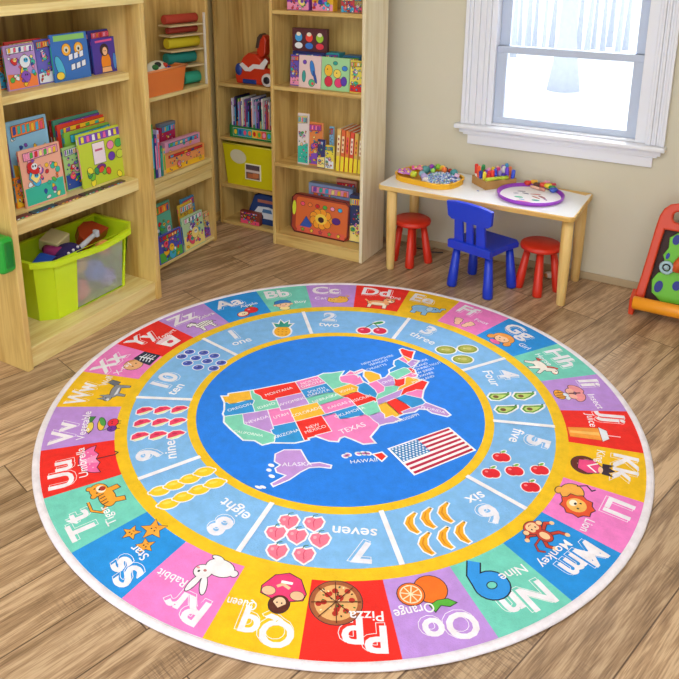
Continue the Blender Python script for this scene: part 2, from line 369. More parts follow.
# ================================================================== the rug
RC = Vector((-1.2702, 2.3084, 0)); RT = .0105; RK = 1-RT/CAMH
LET_A = [157.2, 142.2, 128.4, 114.5, 99.9, 85.9, 71.7, 56.6, 42.6, 28.8, 15.5, 1.6, -12.1, -25.7, -39.0, -52.7, -66.3, -79.8, -93.9, -106.9, -121.6, -135.2, -149.3, -162.7, -175.5, -189.1, -202.8]
NUM_A = [131.9, 94.6, 56.7, 21.1, -13.7, -48.0, -82.8, -117.9, -153.7, -190.4, -228.1]
CB, CT, CP, CR, CY_, CK = '#1f93e6', '#74d4c2', '#c093e4', '#f0261b', '#f6c30f', '#f583d0'
CCOL = [CB, CT, CP, CR, CY_, CK, CB, CT, CP, CR, CY_, CK, CB, CT, CP, CR, CY_, CK, CB, CT, CR, CP, CY_, CK, CR, CP]
RA = Art()
def sector(a0, a1, r0, r1, col):
    n = 8; P = [(r1*math.cos(a0+(a1-a0)*k/n), r1*math.sin(a0+(a1-a0)*k/n)) for k in range(n+1)]
    P += [(r0*math.cos(a1+(a0-a1)*k/n), r0*math.sin(a1+(a0-a1)*k/n)) for k in range(n+1)]
    RA.poly([(x+RC.x, y+RC.y) for x, y in P], col)
def ring(r0, r1, col):
    RA.l += 1
    for k in range(96):
        a, b = 2*PI*k/96, 2*PI*(k+1)/96
        RA._add([(RC.x+r*math.cos(t), RC.y+r*math.sin(t)) for r, t in ((r0, a), (r1, a), (r1, b), (r0, b))], col, RA.l)
    RA.l += 1
WH = '#fbf8ff'
# ---- little pictures, each in a frame about [-1,1] wide
SK, HR = '#f9cda6', '#3a2018'
def star(cx, cy, r, rot=0):
    return [(cx+(r if k % 2 == 0 else r*.45)*math.cos(rot+PI/2+k*PI/5), cy+(r if k % 2 == 0 else r*.45)*math.sin(rot+PI/2+k*PI/5)) for k in range(10)]
def eyes(A, x, y, d, r=.05): A.e(x-d, y, r, r*1.2, '#20181c'); A.e(x+d, y, r, r*1.2, '#20181c')
def ic_apple(A):
    A.blob([(ell(.35, .1, .55, .5), '#e8232c')]); A.e(.2, .28, .12, .1, '#ffb0b4'); A.line([(.35, .55), (.42, .8)], .06, '#5a3a1c')
    A.blob([(ell(.62, .72, .2, .09, .4), '#5cae35')], .02)
    A.blob([(ell(-.5, -.25, .5, .42, .2), '#e8232c'), (ell(-.5, -.2, .43, .34, .2), '#fff1c9')]); A.e(-.55, -.22, .04, .08, '#5a3018'); A.e(-.4, -.22, .04, .08, '#5a3018')
def ic_boy(A):
    A.blob([(ell(0, -.65, .4, .3), '#ffe9a0'), (ell(0, 0, .62, .5), SK)]); A.blob([(ell(-.65, -.05, .12, .14), SK), (ell(.65, -.05, .12, .14), SK)], .02)
    A.blob([([(-.64, .12), (-.55, .55), (-.1, .75), (.4, .68), (.66, .3), (.64, .12), (.2, .25)], '#2c7fd0')])
    eyes(A, 0, -.05, .22); A.line([(-.12, -.25), (0, -.3), (.12, -.25)], .04, '#a03028')
def ic_cat(A):
    A.blob([([(-.2, .2), (.2, .75), (.75, .6), (.9, .1), (.7, -.35), (.2, -.5), (-.4, -.45)], '#f6bb4c'), (ell(-.45, .0, .42, .36), '#f8c65c'), ([(-.8, .2), (-.75, .55), (-.5, .33)], '#f8c65c'), ([(-.35, .35), (-.1, .55), (-.08, .2)], '#f8c65c')])
    A.line([(.75, .55), (1.0, .75), (.7, .9)], .1, '#e29a28'); A.line([(.3, .65), (.35, .35)], .06, '#d98b20'); A.line([(.55, .6), (.6, .3)], .06, '#d98b20')
    eyes(A, -.47, .03, .14); A.e(-.47, -.1, .05, .03, '#d05038')
def ic_dog(A):
    A.blob([(ell(0, -.1, .7, .34), '#f7b27a'), ([(-.6, -.3), (-.62, -.75), (-.42, -.75), (-.38, -.3)], '#fff0dc'), ([(.3, -.3), (.35, -.75), (.55, -.75), (.55, -.25)], '#fff0dc'), (ell(.62, .35, .36, .3), '#f7b27a'), ([(.4, .5), (.35, .9), (.6, .62)], '#e08a50'), ([(.75, .6), (.98, .85), (.95, .4)], '#e08a50')])
    A.e(.0, -.2, .45, .17, '#fff0dc'); A.e(.75, .25, .16, .12, '#fff0dc'); eyes(A, .66, .4, .12, .04); A.e(.82, .28, .05, .04, '#20181c')
    A.line([(-.66, 0), (-.9, .3)], .12, '#f7b27a')
def ic_elephant(A):
    c = '#8fc3ee'
    A.blob([(ell(-.2, 0, .65, .45), c), ([(-.7, -.2), (-.7, -.75), (-.42, -.75), (-.4, -.3)], c), ([(-.05, -.3), (0, -.75), (.28, -.75), (.25, -.2)], c), (ell(.5, .15, .36, .34), c), ([(.7, .1), (.95, .0), (1.0, .45), (1.15, .5), (1.12, .62), (.88, .55), (.8, .2)], c)])
    A.blob([(ell(.25, .15, .2, .3), '#b6dbf8')], .02); A.e(.6, .25, .05, .06, '#20181c')
def ic_foot(A):
    for sx in (-1, 1):
        A.push(sx*.48, 0, 1, -sx*.35)
        A.blob([(ell(0, -.35, .24, .3), '#ffcfae'), (ell(0, .1, .33, .36), '#ffcfae')]+[(ell(-.26+.13*k, .5-abs(k-1.5)*.05, .08, .1), '#ffcfae') for k in range(5)]); A.pop()
def ic_girl(A):
    A.blob([(ell(0, .1, .75, .6), '#f1a04a'), (ell(-.7, -.35, .22, .28), '#f1a04a'), (ell(.7, -.35, .22, .28), '#f1a04a')]); A.blob([(ell(0, -.05, .5, .45), SK), (ell(0, -.72, .4, .22), '#f26aa8')])
    A.poly([(-.52, .1), (-.3, .5), (.35, .5), (.5, .1), (.1, .3)], '#f1a04a'); eyes(A, 0, -.05, .2); A.line([(-.1, -.25), (0, -.3), (.1, -.25)], .04, '#c04038')
def ic_horse(A):
    A.blob([([(-.9, .3), (-.6, .55), (-.55, .2)], '#c24a3c'), (ell(-.1, .05, .55, .3), '#fdf5ee'), ([(-.55, 0), (-.85, -.5), (-.7, -.6), (-.3, -.15)], '#fdf5ee'), ([(-.1, -.1), (-.2, -.7), (-.02, -.7), (.2, -.1)], '#fdf5ee'), ([(.2, -.1), (.5, -.6), (.65, -.5), (.4, 0)], '#fdf5ee'), ([(.2, .1), (.5, .65), (.75, .55), (.55, 0)], '#fdf5ee'), (ell(.75, .42, .28, .17, -.5), '#fdf5ee')])
    A.line([(.15, .3), (.35, .6), (.58, .75)], .16, '#c24a3c'); A.e(.75, .5, .04, .05, '#20181c'); A.e(.92, .28, .08, .06, '#f8b4a8')
def ic_insect(A):
    A.blob([(ell(-.35, .5, .42, .26, .6), '#f29ba0'), (ell(.35, .45, .42, .24, -.5), '#f29ba0'), (ell(-.2, .12, .25, .2, -.5), '#f7b9a8'), (ell(.25, .1, .25, .2, .5), '#f7b9a8')]); A.line([(0, .0), (0, .6)], .1, '#5a3038')
    A.blob([(ell(.05, -.5, .4, .26), '#f6ad3a')]); [A.line([(x, -.7), (x, -.3)], .07, '#7a3c18') for x in (-.1, .1, .28)]; A.blob([(ell(.1, -.2, .16, .12, .5), '#e8f2ff'), (ell(.4, -.2, .16, .12, -.3), '#e8f2ff')], .02); eyes(A, -.22, -.48, .05, .03)
def ic_juice(A):
    A.blob([([(-.32, -.95), (.32, -.95), (.42, .35), (-.42, .35)], '#f8a23a')], .02, '#d06a18'); A.poly([(-.1, -.9), (.05, -.9), (.1, .3), (-.12, .3)], '#fbc46a')
    A.blob([([(-.5, .35), (.5, .35), (.28, .65), (-.28, .65)], '#e9f0fb')], .03, '#b03028'); A.line([(.05, .6), (.08, 1.15)], .06, '#ffe0e8')
def ic_king(A):
    A.blob([(ell(0, -.25, .6, .55), '#6a2c24'), (ell(0, -.1, .45, .45), '#f9c9a8')]); A.blob([([(-.45, .1), (-.1, .45), (.35, .35), (.5, -.1), (.3, -.5), (-.3, -.5)], '#ec4a86')]); A.line([(-.3, .3), (0, -.1), (.35, .25)], .07, '#fff')
    A.blob([([(-.35, .5), (-.4, .95), (-.18, .72), (0, 1.0), (.18, .72), (.4, .95), (.35, .5)], '#3b2a3a')], .02); A.e(.1, .42, .22, .1, '#f9c9a8')
def ic_lion(A):
    A.blob([(ell(-.35, -.25, .5, .42), '#f6b24c'), (ell(-.2, -.7, .2, .12), '#f6b24c')]); A.line([(-.8, -.2), (-1.05, .1), (-.85, .35), (-1.0, .45)], .06, '#2a2230')
    A.blob([([(.25+(.62 if k % 2 else .52)*math.cos(k*PI/9), .15+(.62 if k % 2 else .52)*math.sin(k*PI/9)) for k in range(18)], '#e8542a')]); A.e(.25, .12, .38, .36, '#f8c060')
    A.e(.2, -.02, .18, .14, '#fff4e0'); A.e(.2, .06, .07, .05, '#20181c'); eyes(A, .24, .22, .16, .04)
def ic_monkey(A):
    c, d = '#c8402c', '#fbd0a0'
    A.line([(.3, .1), (.8, .2), (1.0, .5), (.8, .75)], .12, '#2a2230'); A.line([(.3, .1), (.8, .2), (1.0, .5), (.8, .75)], .07, c)
    for P in ([(-.2, .2), (-.7, .45), (-.85, .8)], [(.2, .2), (.45, .6), (.3, .9)], [(-.25, -.1), (-.7, -.3), (-.95, -.1)], [(.2, -.1), (.6, -.35), (.85, -.2)]):
        A.line(P, .22, '#2a2230'); A.line(P, .15, c); A.e(P[-1][0], P[-1][1], .12, .12, d)
    A.blob([(ell(0, .15, .33, .4), c), (ell(0, -.5, .46, .38), c), (ell(-.5, -.5, .14, .14), d), (ell(.5, -.5, .14, .14), d)]); A.e(0, .15, .2, .26, d); A.e(0, -.58, .32, .24, d); A.e(-.13, -.42, .16, .15, d); A.e(.13, -.42, .16, .15, d)
    eyes(A, 0, -.45, .13, .04); A.line([(-.1, -.66), (0, -.7), (.1, -.66)], .04, '#a03028')
def ic_nine(A):
    for w, c in ((.52, '#1b1a2a'), (.42, '#2e97ea')):
        A.line([(.0+.42*math.cos(a), .28+.38*math.sin(a)) for a in [k*2*PI/20 for k in range(20)]], w, c, True); A.line([(.42, .3), (.3, -.35), (-.1, -.85)], w, c)
    A.e(0, .28, .17, .13, CT)
def ic_orange(A):
    A.blob([(ell(-.3, .05, .62, .62), '#f6741c')]); A.blob([(ell(.5, .1, .5, .5), '#f6741c'), (ell(.5, .1, .42, .42), '#ffe9c8')])
    for k in range(8): a = k*PI/4; A.poly([(.5+.06*math.cos(a), .1+.06*math.sin(a)), (.5+.38*math.cos(a-.33), .1+.38*math.sin(a-.33)), (.5+.38*math.cos(a+.33), .1+.38*math.sin(a+.33))], '#f8842c')
    A.blob([([(-.35, .6), (-.75, .62), (-1.0, .85), (-.7, .95), (-.4, .82), (-.1, 1.05), (0, .75)], '#58b43c')], .03)
def ic_pizza(A):
    A.blob([(ell(0, 0, .9, .9, 0, 28), '#a85c34')], .03); A.e(0, 0, .74, .74, '#e8b070', n=28)
    r = random.Random(3)
    for k in range(14): a = r.random()*6.28; q = .18+.5*r.random(); A.e(q*math.cos(a), q*math.sin(a), .11, .11, '#c22c20', n=10)
    for k in range(30): a = r.random()*6.28; q = .68*r.random()**.5; A.e(q*math.cos(a), q*math.sin(a), .045, .03, ['#3c7a2c', '#2c2018', '#fff0c0'][k % 3], a, 8)
    for k in range(4): a = k*PI/4; A.line([(-.85*math.cos(a), -.85*math.sin(a)), (.85*math.cos(a), .85*math.sin(a))], .035, '#5a2c14')
def ic_queen(A):
    A.blob([([(-.85, -.2), (-.8, .1), (-.35, .25), (.35, .25), (.8, .1), (.85, -.2), (.5, -.8), (0, -1.0), (-.5, -.8)], '#ee3c78'), (ell(0, .45, .38, .4), '#5a2418')])
    A.blob([(ell(0, .42, .24, .28), SK), (ell(-.55, -.05, .26, .2), '#f6c39a'), (ell(.55, -.05, .26, .2), '#f6c39a')], .02); A.poly([(-.3, .35), (-.28, .75), (.28, .75), (.3, .35), (0, .62)], '#5a2418')
    A.line([(-.2, -.3), (.1, -.45), (.3, -.3)], .13, '#f6c39a'); eyes(A, 0, .4, .09, .03); A.line([(-.25, -.55), (.2, -.55)], .12, '#fff')
def ic_rabbit(A):
    c = '#f4f1f6'
    A.blob([(ell(-.15, -.35, .6, .4), c), (ell(.35, .1, .36, .32), c), (ell(-.05, .62, .13, .45, .5), c), (ell(.35, .7, .13, .45, -.1), c), (ell(-.78, -.35, .15, .15), c), (ell(.2, -.72, .25, .1), c)]); A.e(.5, .15, .05, .06, '#20181c'); A.e(.62, .02, .08, .05, '#f59aa8'); A.e(.3, .02, .07, .06, '#c07a78')
def ic_star(A):
    for x, y, r, q in ((0, -.35, .6, .1), (-.5, .45, .42, .3), (.55, .4, .42, -.1)):
        A.blob([(star(x, y, r, q), '#f8a83a')], .03); eyes(A, x, y+.03, r*.17, .035); A.line([(x-.06, y-.1), (x, y-.14), (x+.06, y-.1)], .03, '#a03818')
def ic_tiger(A):
    c = '#f9a62c'
    A.line([(-.6, .2), (-.95, .5), (-.6, .85), (0, .8)], .15, '#2a2230'); A.line([(-.6, .2), (-.95, .5), (-.6, .85), (0, .8)], .09, c)
    A.blob([(ell(-.15, 0, .62, .34, -.1), c), ([(-.6, -.1), (-.75, -.6), (-.5, -.65), (-.35, -.2)], c), ([(.1, -.2), (.15, -.7), (.4, -.65), (.4, -.1)], c), (ell(.5, .15, .42, .38), c), (ell(.2, .48, .12, .12), c), (ell(.78, .48, .12, .12), c)])
    for x in (-.5, -.3, -.1, .1): A.line([(x, .32), (x+.05, .05)], .05, '#2a2230')
    A.e(.5, .05, .26, .2, '#fff4e0'); A.e(.5, -.02, .16, .14, '#b8321c'); A.e(.5, .12, .06, .04, '#20181c'); eyes(A, .5, .28, .16, .04)
def ic_umbrella(A):
    A.line([(0, .7), (0, -.7), (.12, -.85), (.25, -.7)], .06, '#3a2030')
    A.blob([([(.95*math.cos(PI*k/12), .05+.8*math.sin(PI*k/12)) for k in range(13)]+[(-.6, .16), (-.3, .0), (0, .14), (.3, .0), (.6, .16)], '#f66bb0')]); A.poly([(-.3, .0), (0, .14), (.3, 0), (.15, .6), (0, .82), (-.15, .6)], '#fb9acb')
    for k in range(9): A.e(-.55+.14*k, .3+.12*((k*5) % 3), .035, .035, '#ffd0e6', n=8)
def ic_vegetable(A):
    A.blob([(ell(-.15, .6, .45, .16), '#f3dc5a'), ([(.2, .6), (.8, .85), (.75, .45)], '#3f8a3c')]); A.blob([(ell(.0, .05, .5, .17, .1), '#f6c93a'), (ell(.25, .02, .4, .14, .3), '#4ea34a')])
    A.blob([(ell(.1, -.55, .34, .26), '#e8283c'), (ell(-.4, -.55, .24, .22), '#6a2c9a')]); A.line([(-.4, -.3), (-.5, -.1)], .06, '#3f8a3c'); eyes(A, .1, -.5, .08, .035); eyes(A, -.4, -.5, .07, .03); [A.line([(x, -.75), (x, -.95)], .05, '#2a2230') for x in (0, .2, -.45)]; A.line([(-.5, .5), (-.75, .6)], .05, '#2a2230')
def ic_wolf(A):
    c = '#8d92a2'
    A.blob([([(.5, .2), (.8, .75), (1.05, .6), (.9, .1)], '#6d7080'), (ell(.05, .05, .6, .24, .1), c), ([(-.35, .05), (-.4, -.6), (-.25, -.6), (-.1, 0)], c), ([(.35, .0), (.45, -.6), (.6, -.6), (.6, .1)], c), (ell(-.62, .25, .28, .22, .3), c), ([(-.8, .4), (-.78, .75), (-.6, .45)], c), ([(-.55, .45), (-.45, .75), (-.38, .38)], c)])
    A.poly([(-.4, -.02), (-.2, -.15), (.4, -.08), (.3, .0)], '#dfe2ea'); A.e(-.8, .17, .13, .09, '#dfe2ea'); A.e(-.66, .32, .04, .05, '#20181c'); A.e(-.9, .2, .04, .03, '#20181c')
def ic_xray(A):
    A.blob([(ell(-.35, .1, .5, .46), '#f4b982')]); eyes(A, -.35, .05, .15, .04); A.poly([(-.75, .35), (-.5, .58), (0, .5), (.1, .2), (-.3, .42)], '#e09a58')
    A.blob([([(.0, -.2), (.2, .4), (.95, .25), (.9, -.7), (-.1, -.7)], '#26304c')]); A.line([(.45, .25), (.45, -.6)], .09, '#e8eef8')
    for y in (.1, -.08, -.26, -.44): A.line([(.12, y-.08), (.45, y), (.8, y-.08)], .06, '#e8eef8')
def ic_yogurt(A):
    A.blob([([(-.75, .55), (.75, .55), (.5, -.6), (-.5, -.6)], '#fff6fb'), (ell(0, .55, .78, .16), '#f6d6e4')], .03, '#b03a4a'); A.e(0, -.05, .24, .2, '#e8274c'); A.e(-.08, .1, .1, .05, '#4ea34a'); A.line([(-.6, .35), (.6, .35)], .05, '#f29ac0')
def ic_zebra(A):
    A.blob([(ell(0, .05, .65, .32), '#fff'), ([(-.5, -.1), (-.55, -.7), (-.35, -.7), (-.25, -.15)], '#fff'), ([(.25, -.1), (.3, -.7), (.5, -.7), (.5, 0)], '#fff'), ([(-.5, .1), (-.85, .55), (-.6, .7), (-.3, .25)], '#fff'), (ell(-.82, .5, .26, .16, .5), '#fff')])
    for k in range(7): A.line([(-.45+.16*k, .32-.015*k), (-.4+.16*k, -.2)], .06, '#1d1a24')
    for x in (-.47, .38): A.line([(x-.1, -.35), (x+.12, -.35)], .06, '#1d1a24'); A.line([(x-.1, -.55), (x+.1, -.55)], .06, '#1d1a24')
    A.line([(-.35, .45), (-.62, .78)], .1, '#1d1a24'); A.e(-1.0, .4, .07, .07, '#1d1a24'); A.e(-.8, .56, .03, .04, '#1d1a24'); A.line([(.63, .15), (.85, -.15)], .06, '#1d1a24')
# letter, word, word place (u, v, height), picture, picture place (u, v, size)
CELLS = [('Aa', 'Apple', (.0, -.08, .25), ic_apple, (.15, -.55, .42)), ('Bb', 'Boy', (.25, -.5, .25), ic_boy, (-.3, -.5, .45)),
 ('Cc', 'Cat', (-.75, -.3, .27), ic_cat, (.3, -.42, .5)), ('Dd', 'Dog', (.42, .1, .24), ic_dog, (.05, -.42, .55)),
 ('Ee', '', (0, 0, .2), ic_elephant, (.1, -.35, .55)), ('Ff', 'Foot', (.15, -.02, .24), ic_foot, (-.05, -.52, .48)),
 ('Gg', 'Girl', (.42, -.25, .27), ic_girl, (-.25, -.42, .48)), ('Hh', 'Horse', (-.75, -.2, .25), ic_horse, (.05, -.52, .52)),
 ('Ii', 'Insect', (.05, .2, .27), ic_insect, (-.05, -.42, .55)), ('Jj', 'Juice', (-.75, -.25, .28), ic_juice, (.38, -.3, .6)),
 ('Kk', 'King', (-.8, -.22, .26), ic_king, (.1, -.4, .55)), ('Ll', 'Lion', (.38, -.02, .27), ic_lion, (-.15, -.5, .6)),
 ('Mm', 'Monkey', (-.45, -.1, .28), ic_monkey, (-.2, -.62, .46)), ('Nn', 'Nine', (-.8, -.3, .29), ic_nine, (.35, -.35, .68)),
 ('Oo', 'Orange', (-.05, -.15, .29), ic_orange, (.05, -.58, .52)), ('Pp', 'Pizza', (-.8, -.12, .3), ic_pizza, (.35, -.42, .56)),
 ('Qq', 'Queen', (.18, -.1, .27), ic_queen, (-.35, -.5, .52)), ('Rr', 'Rabbit', (.05, -.06, .26), ic_rabbit, (-.35, -.55, .52)),
 ('Ss', 'Star', (-.5, -.14, .27), ic_star, (.2, -.58, .5)), ('Tt', 'Tiger', (-.85, -.25, .28), ic_tiger, (.42, -.42, .52)),
 ('Uu', 'Umbrella', (-.6, -.15, .28), ic_umbrella, (.15, -.55, .55)), ('Vv', 'Vegetable', (-.75, -.12, .28), ic_vegetable, (-.05, -.6, .5)),
 ('Ww', 'Wolf', (.3, -.1, .28), ic_wolf, (.0, -.58, .52)), ('Xx', 'X-ray', (-.8, -.22, .27), ic_xray, (.25, -.45, .58)),
 ('Yy', 'Yogurt', (.0, -.1, .27), ic_yogurt, (.15, -.52, .45)), ('Zz', 'Zebra', (.1, -.02, .25), ic_zebra, (.1, -.48, .5))]
for k in range(26):
    a0, a1 = math.radians(LET_A[k]), math.radians(LET_A[k+1]); RA.l = 0; sector(a0, a1, .855, 1.116, CCOL[k])
    am = (a0+a1)/2; RA.l = 2; RA.push(RC.x+.984*math.cos(am), RC.y+.984*math.sin(am), .121, am-PI/2)
    L, w, (wx, wy, wh), ic, (ix, iy, isz) = CELLS[k]
    ww = text_faces(L)[1]; kx = min(1.1, 1.16/(ww*.6)); lx = -.86
    RA.text(L, lx+.05, .225-.055, .65, WH, .055, kx=kx); RA.text(L, lx+.05, .225-.055, .65, CCOL[k], .04, kx=kx); RA.text(L, lx, .225, .65, '#f6f2fb', .028, kx=kx)
    RA.push(ix*.8, iy+.0, isz*1.2 if k not in (13, 2, 5) else isz); ic(RA); RA.pop()
    if w:
        ww = text_faces(w, .008)[1]; wh *= .88; wk = min(1.05, (.9-wx)/(ww*wh)); RA.text(w, wx, wy-.04, wh, WH, .008, kx=max(wk, .7))
    RA.pop()
RA.l = 1; ring(.815, .860, '#f2c416'); 
NBG = '#82bdf3'
for k in range(10):
    a0, a1 = math.radians(NUM_A[k]), math.radians(NUM_A[k+1]); RA.l = 0; sector(a0, a1, .590, .817, NBG)
def f_pine(A):
    A.blob([(ell(0, -.25, .42, .55), '#f6b428'), ([(-.35, .2), (-.5, .6), (-.2, .5), (-.15, .95), (.05, .55), (.3, .9), (.25, .5), (.5, .55), (.3, .2)], '#2c9a8a')], .09, WH)
    for k in range(9): A.e(-.2+.2*(k % 3), -.55+.25*(k//3), .05, .05, '#d98a18', n=8)
def f_cherry(A):
    A.blob([(ell(-.5, -.3, .36, .34), '#d81e4a'), (ell(.35, -.35, .36, .34), '#d81e4a'), (ell(.35, .55, .3, .13, .4), '#3aa05a')], .09, WH)
    A.line([(-.45, -.05), (.1, .55), (.35, -.05)], .06, '#3c6a34'); A.e(-.6, -.2, .09, .08, '#f48aa4'); A.e(.25, -.25, .09, .08, '#f48aa4')
def f_melon(A):
    A.blob([(ell(0, 0, .8, .62), '#8f9a34')], .12, WH); A.e(0, .04, .6, .45, '#a8ad4a'); A.e(.1, .05, .25, .2, '#c9c070'); A.e(-.25, .1, .12, .1, '#d8d48e')
def f_avocado(A):
    A.blob([([(-.75, -.1), (-.6, -.45), (-.1, -.52), (.35, -.25), (.8, .15), (.85, .35), (.6, .35), (.1, .3), (-.5, .3)], '#5f9a3c')], 0.13, WH)
    A.poly([(-.6, -.08), (-.5, -.33), (-.1, -.4), (.3, -.15), (.6, .15), (.1, .18), (-.4, .18)], '#c6dc7c'); A.e(-.22, -.1, .2, .18, '#7a5a34'); A.e(.78, .42, .1, .06, '#2c6a3c', .5)
def f_apple(A):
    A.blob([(ell(-.2, -.05, .45, .5), '#e01d2c'), (ell(.2, -.05, .45, .5), '#e01d2c'), (ell(.3, .62, .22, .1, .5), '#7cc04a')], .09, WH); A.e(-.3, .15, .13, .1, '#ff8a8c'); A.line([(0, .4), (.08, .65)], .06, '#5a3a1c')
def f_banana(A):
    P = [(.3, .95), (.45, .85), (.2, .4), (.15, -.1), (.35, -.6), (.5, -.8), (.3, -.95), (-.15, -.65), (-.4, -.05), (-.2, .5)]
    A.blob([(P, '#f4ad22')], .1, WH); A.line([(.0, .5), (-.15, .0), (-.02, -.45), (.3, -.8)], .1, '#e08c14'); A.e(.37, .9, .08, .06, '#5a4a1c')
def f_peach(A):
    A.blob([([(-.7, .1), (-.55, .5), (-.15, .6), (.1, .45), (.5, .55), (.7, .15), (.5, -.35), (0, -.75), (-.5, -.35)], '#f57c98')], 0.13, WH)
    A.line([(.1, .45), (-.05, .1), (0, -.4)], .06, '#e0486c'); A.line([(-.1, .55), (0, .8), (.3, .85)], .07, '#3c7a5c'); A.e(-.35, .2, .12, .14, '#ffa9b8')
def f_lemon(A): A.blob([(ell(0, 0, .62, .44), '#f6cf1e'), (ell(-.6, 0, .14, .12), '#f6cf1e'), (ell(.6, 0, .14, .12), '#f6cf1e')], .09, WH); A.e(-.1, .12, .3, .12, '#fbe05a')
def f_straw(A): A.blob([([(-.65, -.3), (-.6, .2), (-.2, .5), (.35, .45), (.7, .15), (.55, -.05), (.1, -.4), (-.35, -.5)], '#ec3f68')], .1, WH); A.poly([(-.6, -.35), (-.3, -.5), (.1, -.4), (.55, -.05), (.35, -.05), (-.2, -.25)], '#e9f3c0'); A.e(-.1, .15, .2, .12, '#d02450')
def f_blue(A): A.blob([(ell(0, 0, .58, .52), '#4b60c8')], .11, WH); A.e(.05, .05, .3, .26, '#3a489c'); A.e(-.15, .18, .12, .09, '#98a6ee')
NUMS = [('1', 'one', f_pine, [(.55, -.05)], .85), ('2', 'two', f_cherry, [(.8, -.1)], .8), ('3', 'three', f_melon, [(.45, -.15), (1.35, .1), (1.2, -.6)], .5),
 ('4', 'Four', f_avocado, [(-.3, -.25), (.75, .1), (.3, -.7), (1.4, -.3)], .52), ('5', 'five', f_apple, [(.1, -.35), (.7, -.55), (.6, .15), (1.35, -.05), (1.4, .5)], .43),
 ('6', 'six', f_banana, [(.0, .25), (.6, .3), (1.25, .3), (.2, -.5), (.85, -.5), (1.5, -.5)], .44), ('7', 'seven', f_peach, [(.2, -.6), (.9, -.6), (.45, .0), (1.1, .0), (1.7, -.05), (.6, .6), (1.3, .6)], .41),
 ('8', 'eight', f_lemon, [(.0, -.6), (.55, -.55), (1.1, -.5), (1.6, -.45), (.0, .1), (.55, .2), (1.1, .3), (1.6, .4)], .47), ('9', 'nine', f_straw, [(x, y) for x in (-.15, .6, 1.35) for y in (.6, .02, -.55)], .44),
 ('10', 'ten', f_blue, [(.25, .45), (.8, .6), (1.3, .55), (.1, -.05), (.6, .0), (1.1, .05), (1.6, .05), (.3, -.5), (.85, -.5), (1.35, -.45)], .34)]
# pictures that stand upright to the reader of the photo keep their own turn inside each field
FROT = [0, 0, 0, 0, 0, .0, 0, .3, .2, .2]
P9 = lambda *q: [(120+x/4.244, 330+y/4.244) for x, y in q]
FPOS = [[(282.6, 329)], [(372.9, 327.8)], [(446, 350), (467.5, 349), (462.7, 359.5)], [(498.6, 396), (523.6, 395.4), (506, 409), (532.5, 408.4)],
 [(501.3, 457), (491, 473), (514.3, 470.8), (539.7, 470), (530.4, 487)], [(410.9, 523), (426.8, 518), (444, 512.6), (425, 543.7), (444, 538), (461, 532.5)],
 [(289, 521.5), (314, 523.5), (276, 533), (297, 536), (320, 540), (277.4, 551.5), (304, 555.3)], [(160, 491), (175, 485), (190, 479), (204.5, 472), (168.6, 504), (184, 497), (199.5, 490), (215, 483.6)],
 P9((105, 343), (180, 340), (252, 338), (95, 395), (172, 392), (245, 390), (85, 452), (162, 448), (238, 445)), P9((295, 93), (355, 97), (400, 110), (262, 113), (322, 120), (370, 133), (430, 140), (287, 142), (332, 160), (398, 164))]
for k in range(10):
    ia = {0: 9}.get(k, k-1)
    a0 = math.radians(NUM_A[9]) if k == 0 else math.radians(NUM_A[k-1]); a1 = math.radians(NUM_A[10]) if k == 0 else math.radians(NUM_A[k])
    am = (a0+a1)/2; RA.l = 2; RA.push(RC.x+.704*math.cos(am), RC.y+.704*math.sin(am), .109, am-PI/2)
    d, w, ic, ps, s = NUMS[k]
    dx = -1.45 if len(d) == 1 else -1.6
    RA.text(d, dx+.05, .0-.06, .72, WH, .055, kx=1.1); RA.text(d, dx+.05, -.06, .72, NBG, .038, kx=1.1); RA.text(d, dx, 0, .72, '#efeefc', .03, kx=1.1)
    RA.text(w, dx-.1, -.55, .38, WH, .012, kx=1.05)
    RA.pop(); RA.l = 10
    for (px, py) in FPOS[k]:
        v = at(px, py, z=0); RA.push(v.x, v.y, s*.109, .535+FROT[k]); ic(RA); RA.pop()
RA.l = 1
for a in NUM_A[:10]:
    a = math.radians(a); RA.line([(RC.x+.59*math.cos(a), RC.y+.59*math.sin(a)), (RC.x+.818*math.cos(a), RC.y+.818*math.sin(a))], .017, WH, l=60)
RA.l = 1; ring(.560, .594, '#f2c416'); RA.l = 0; ring(.0, .562, '#2180ea')
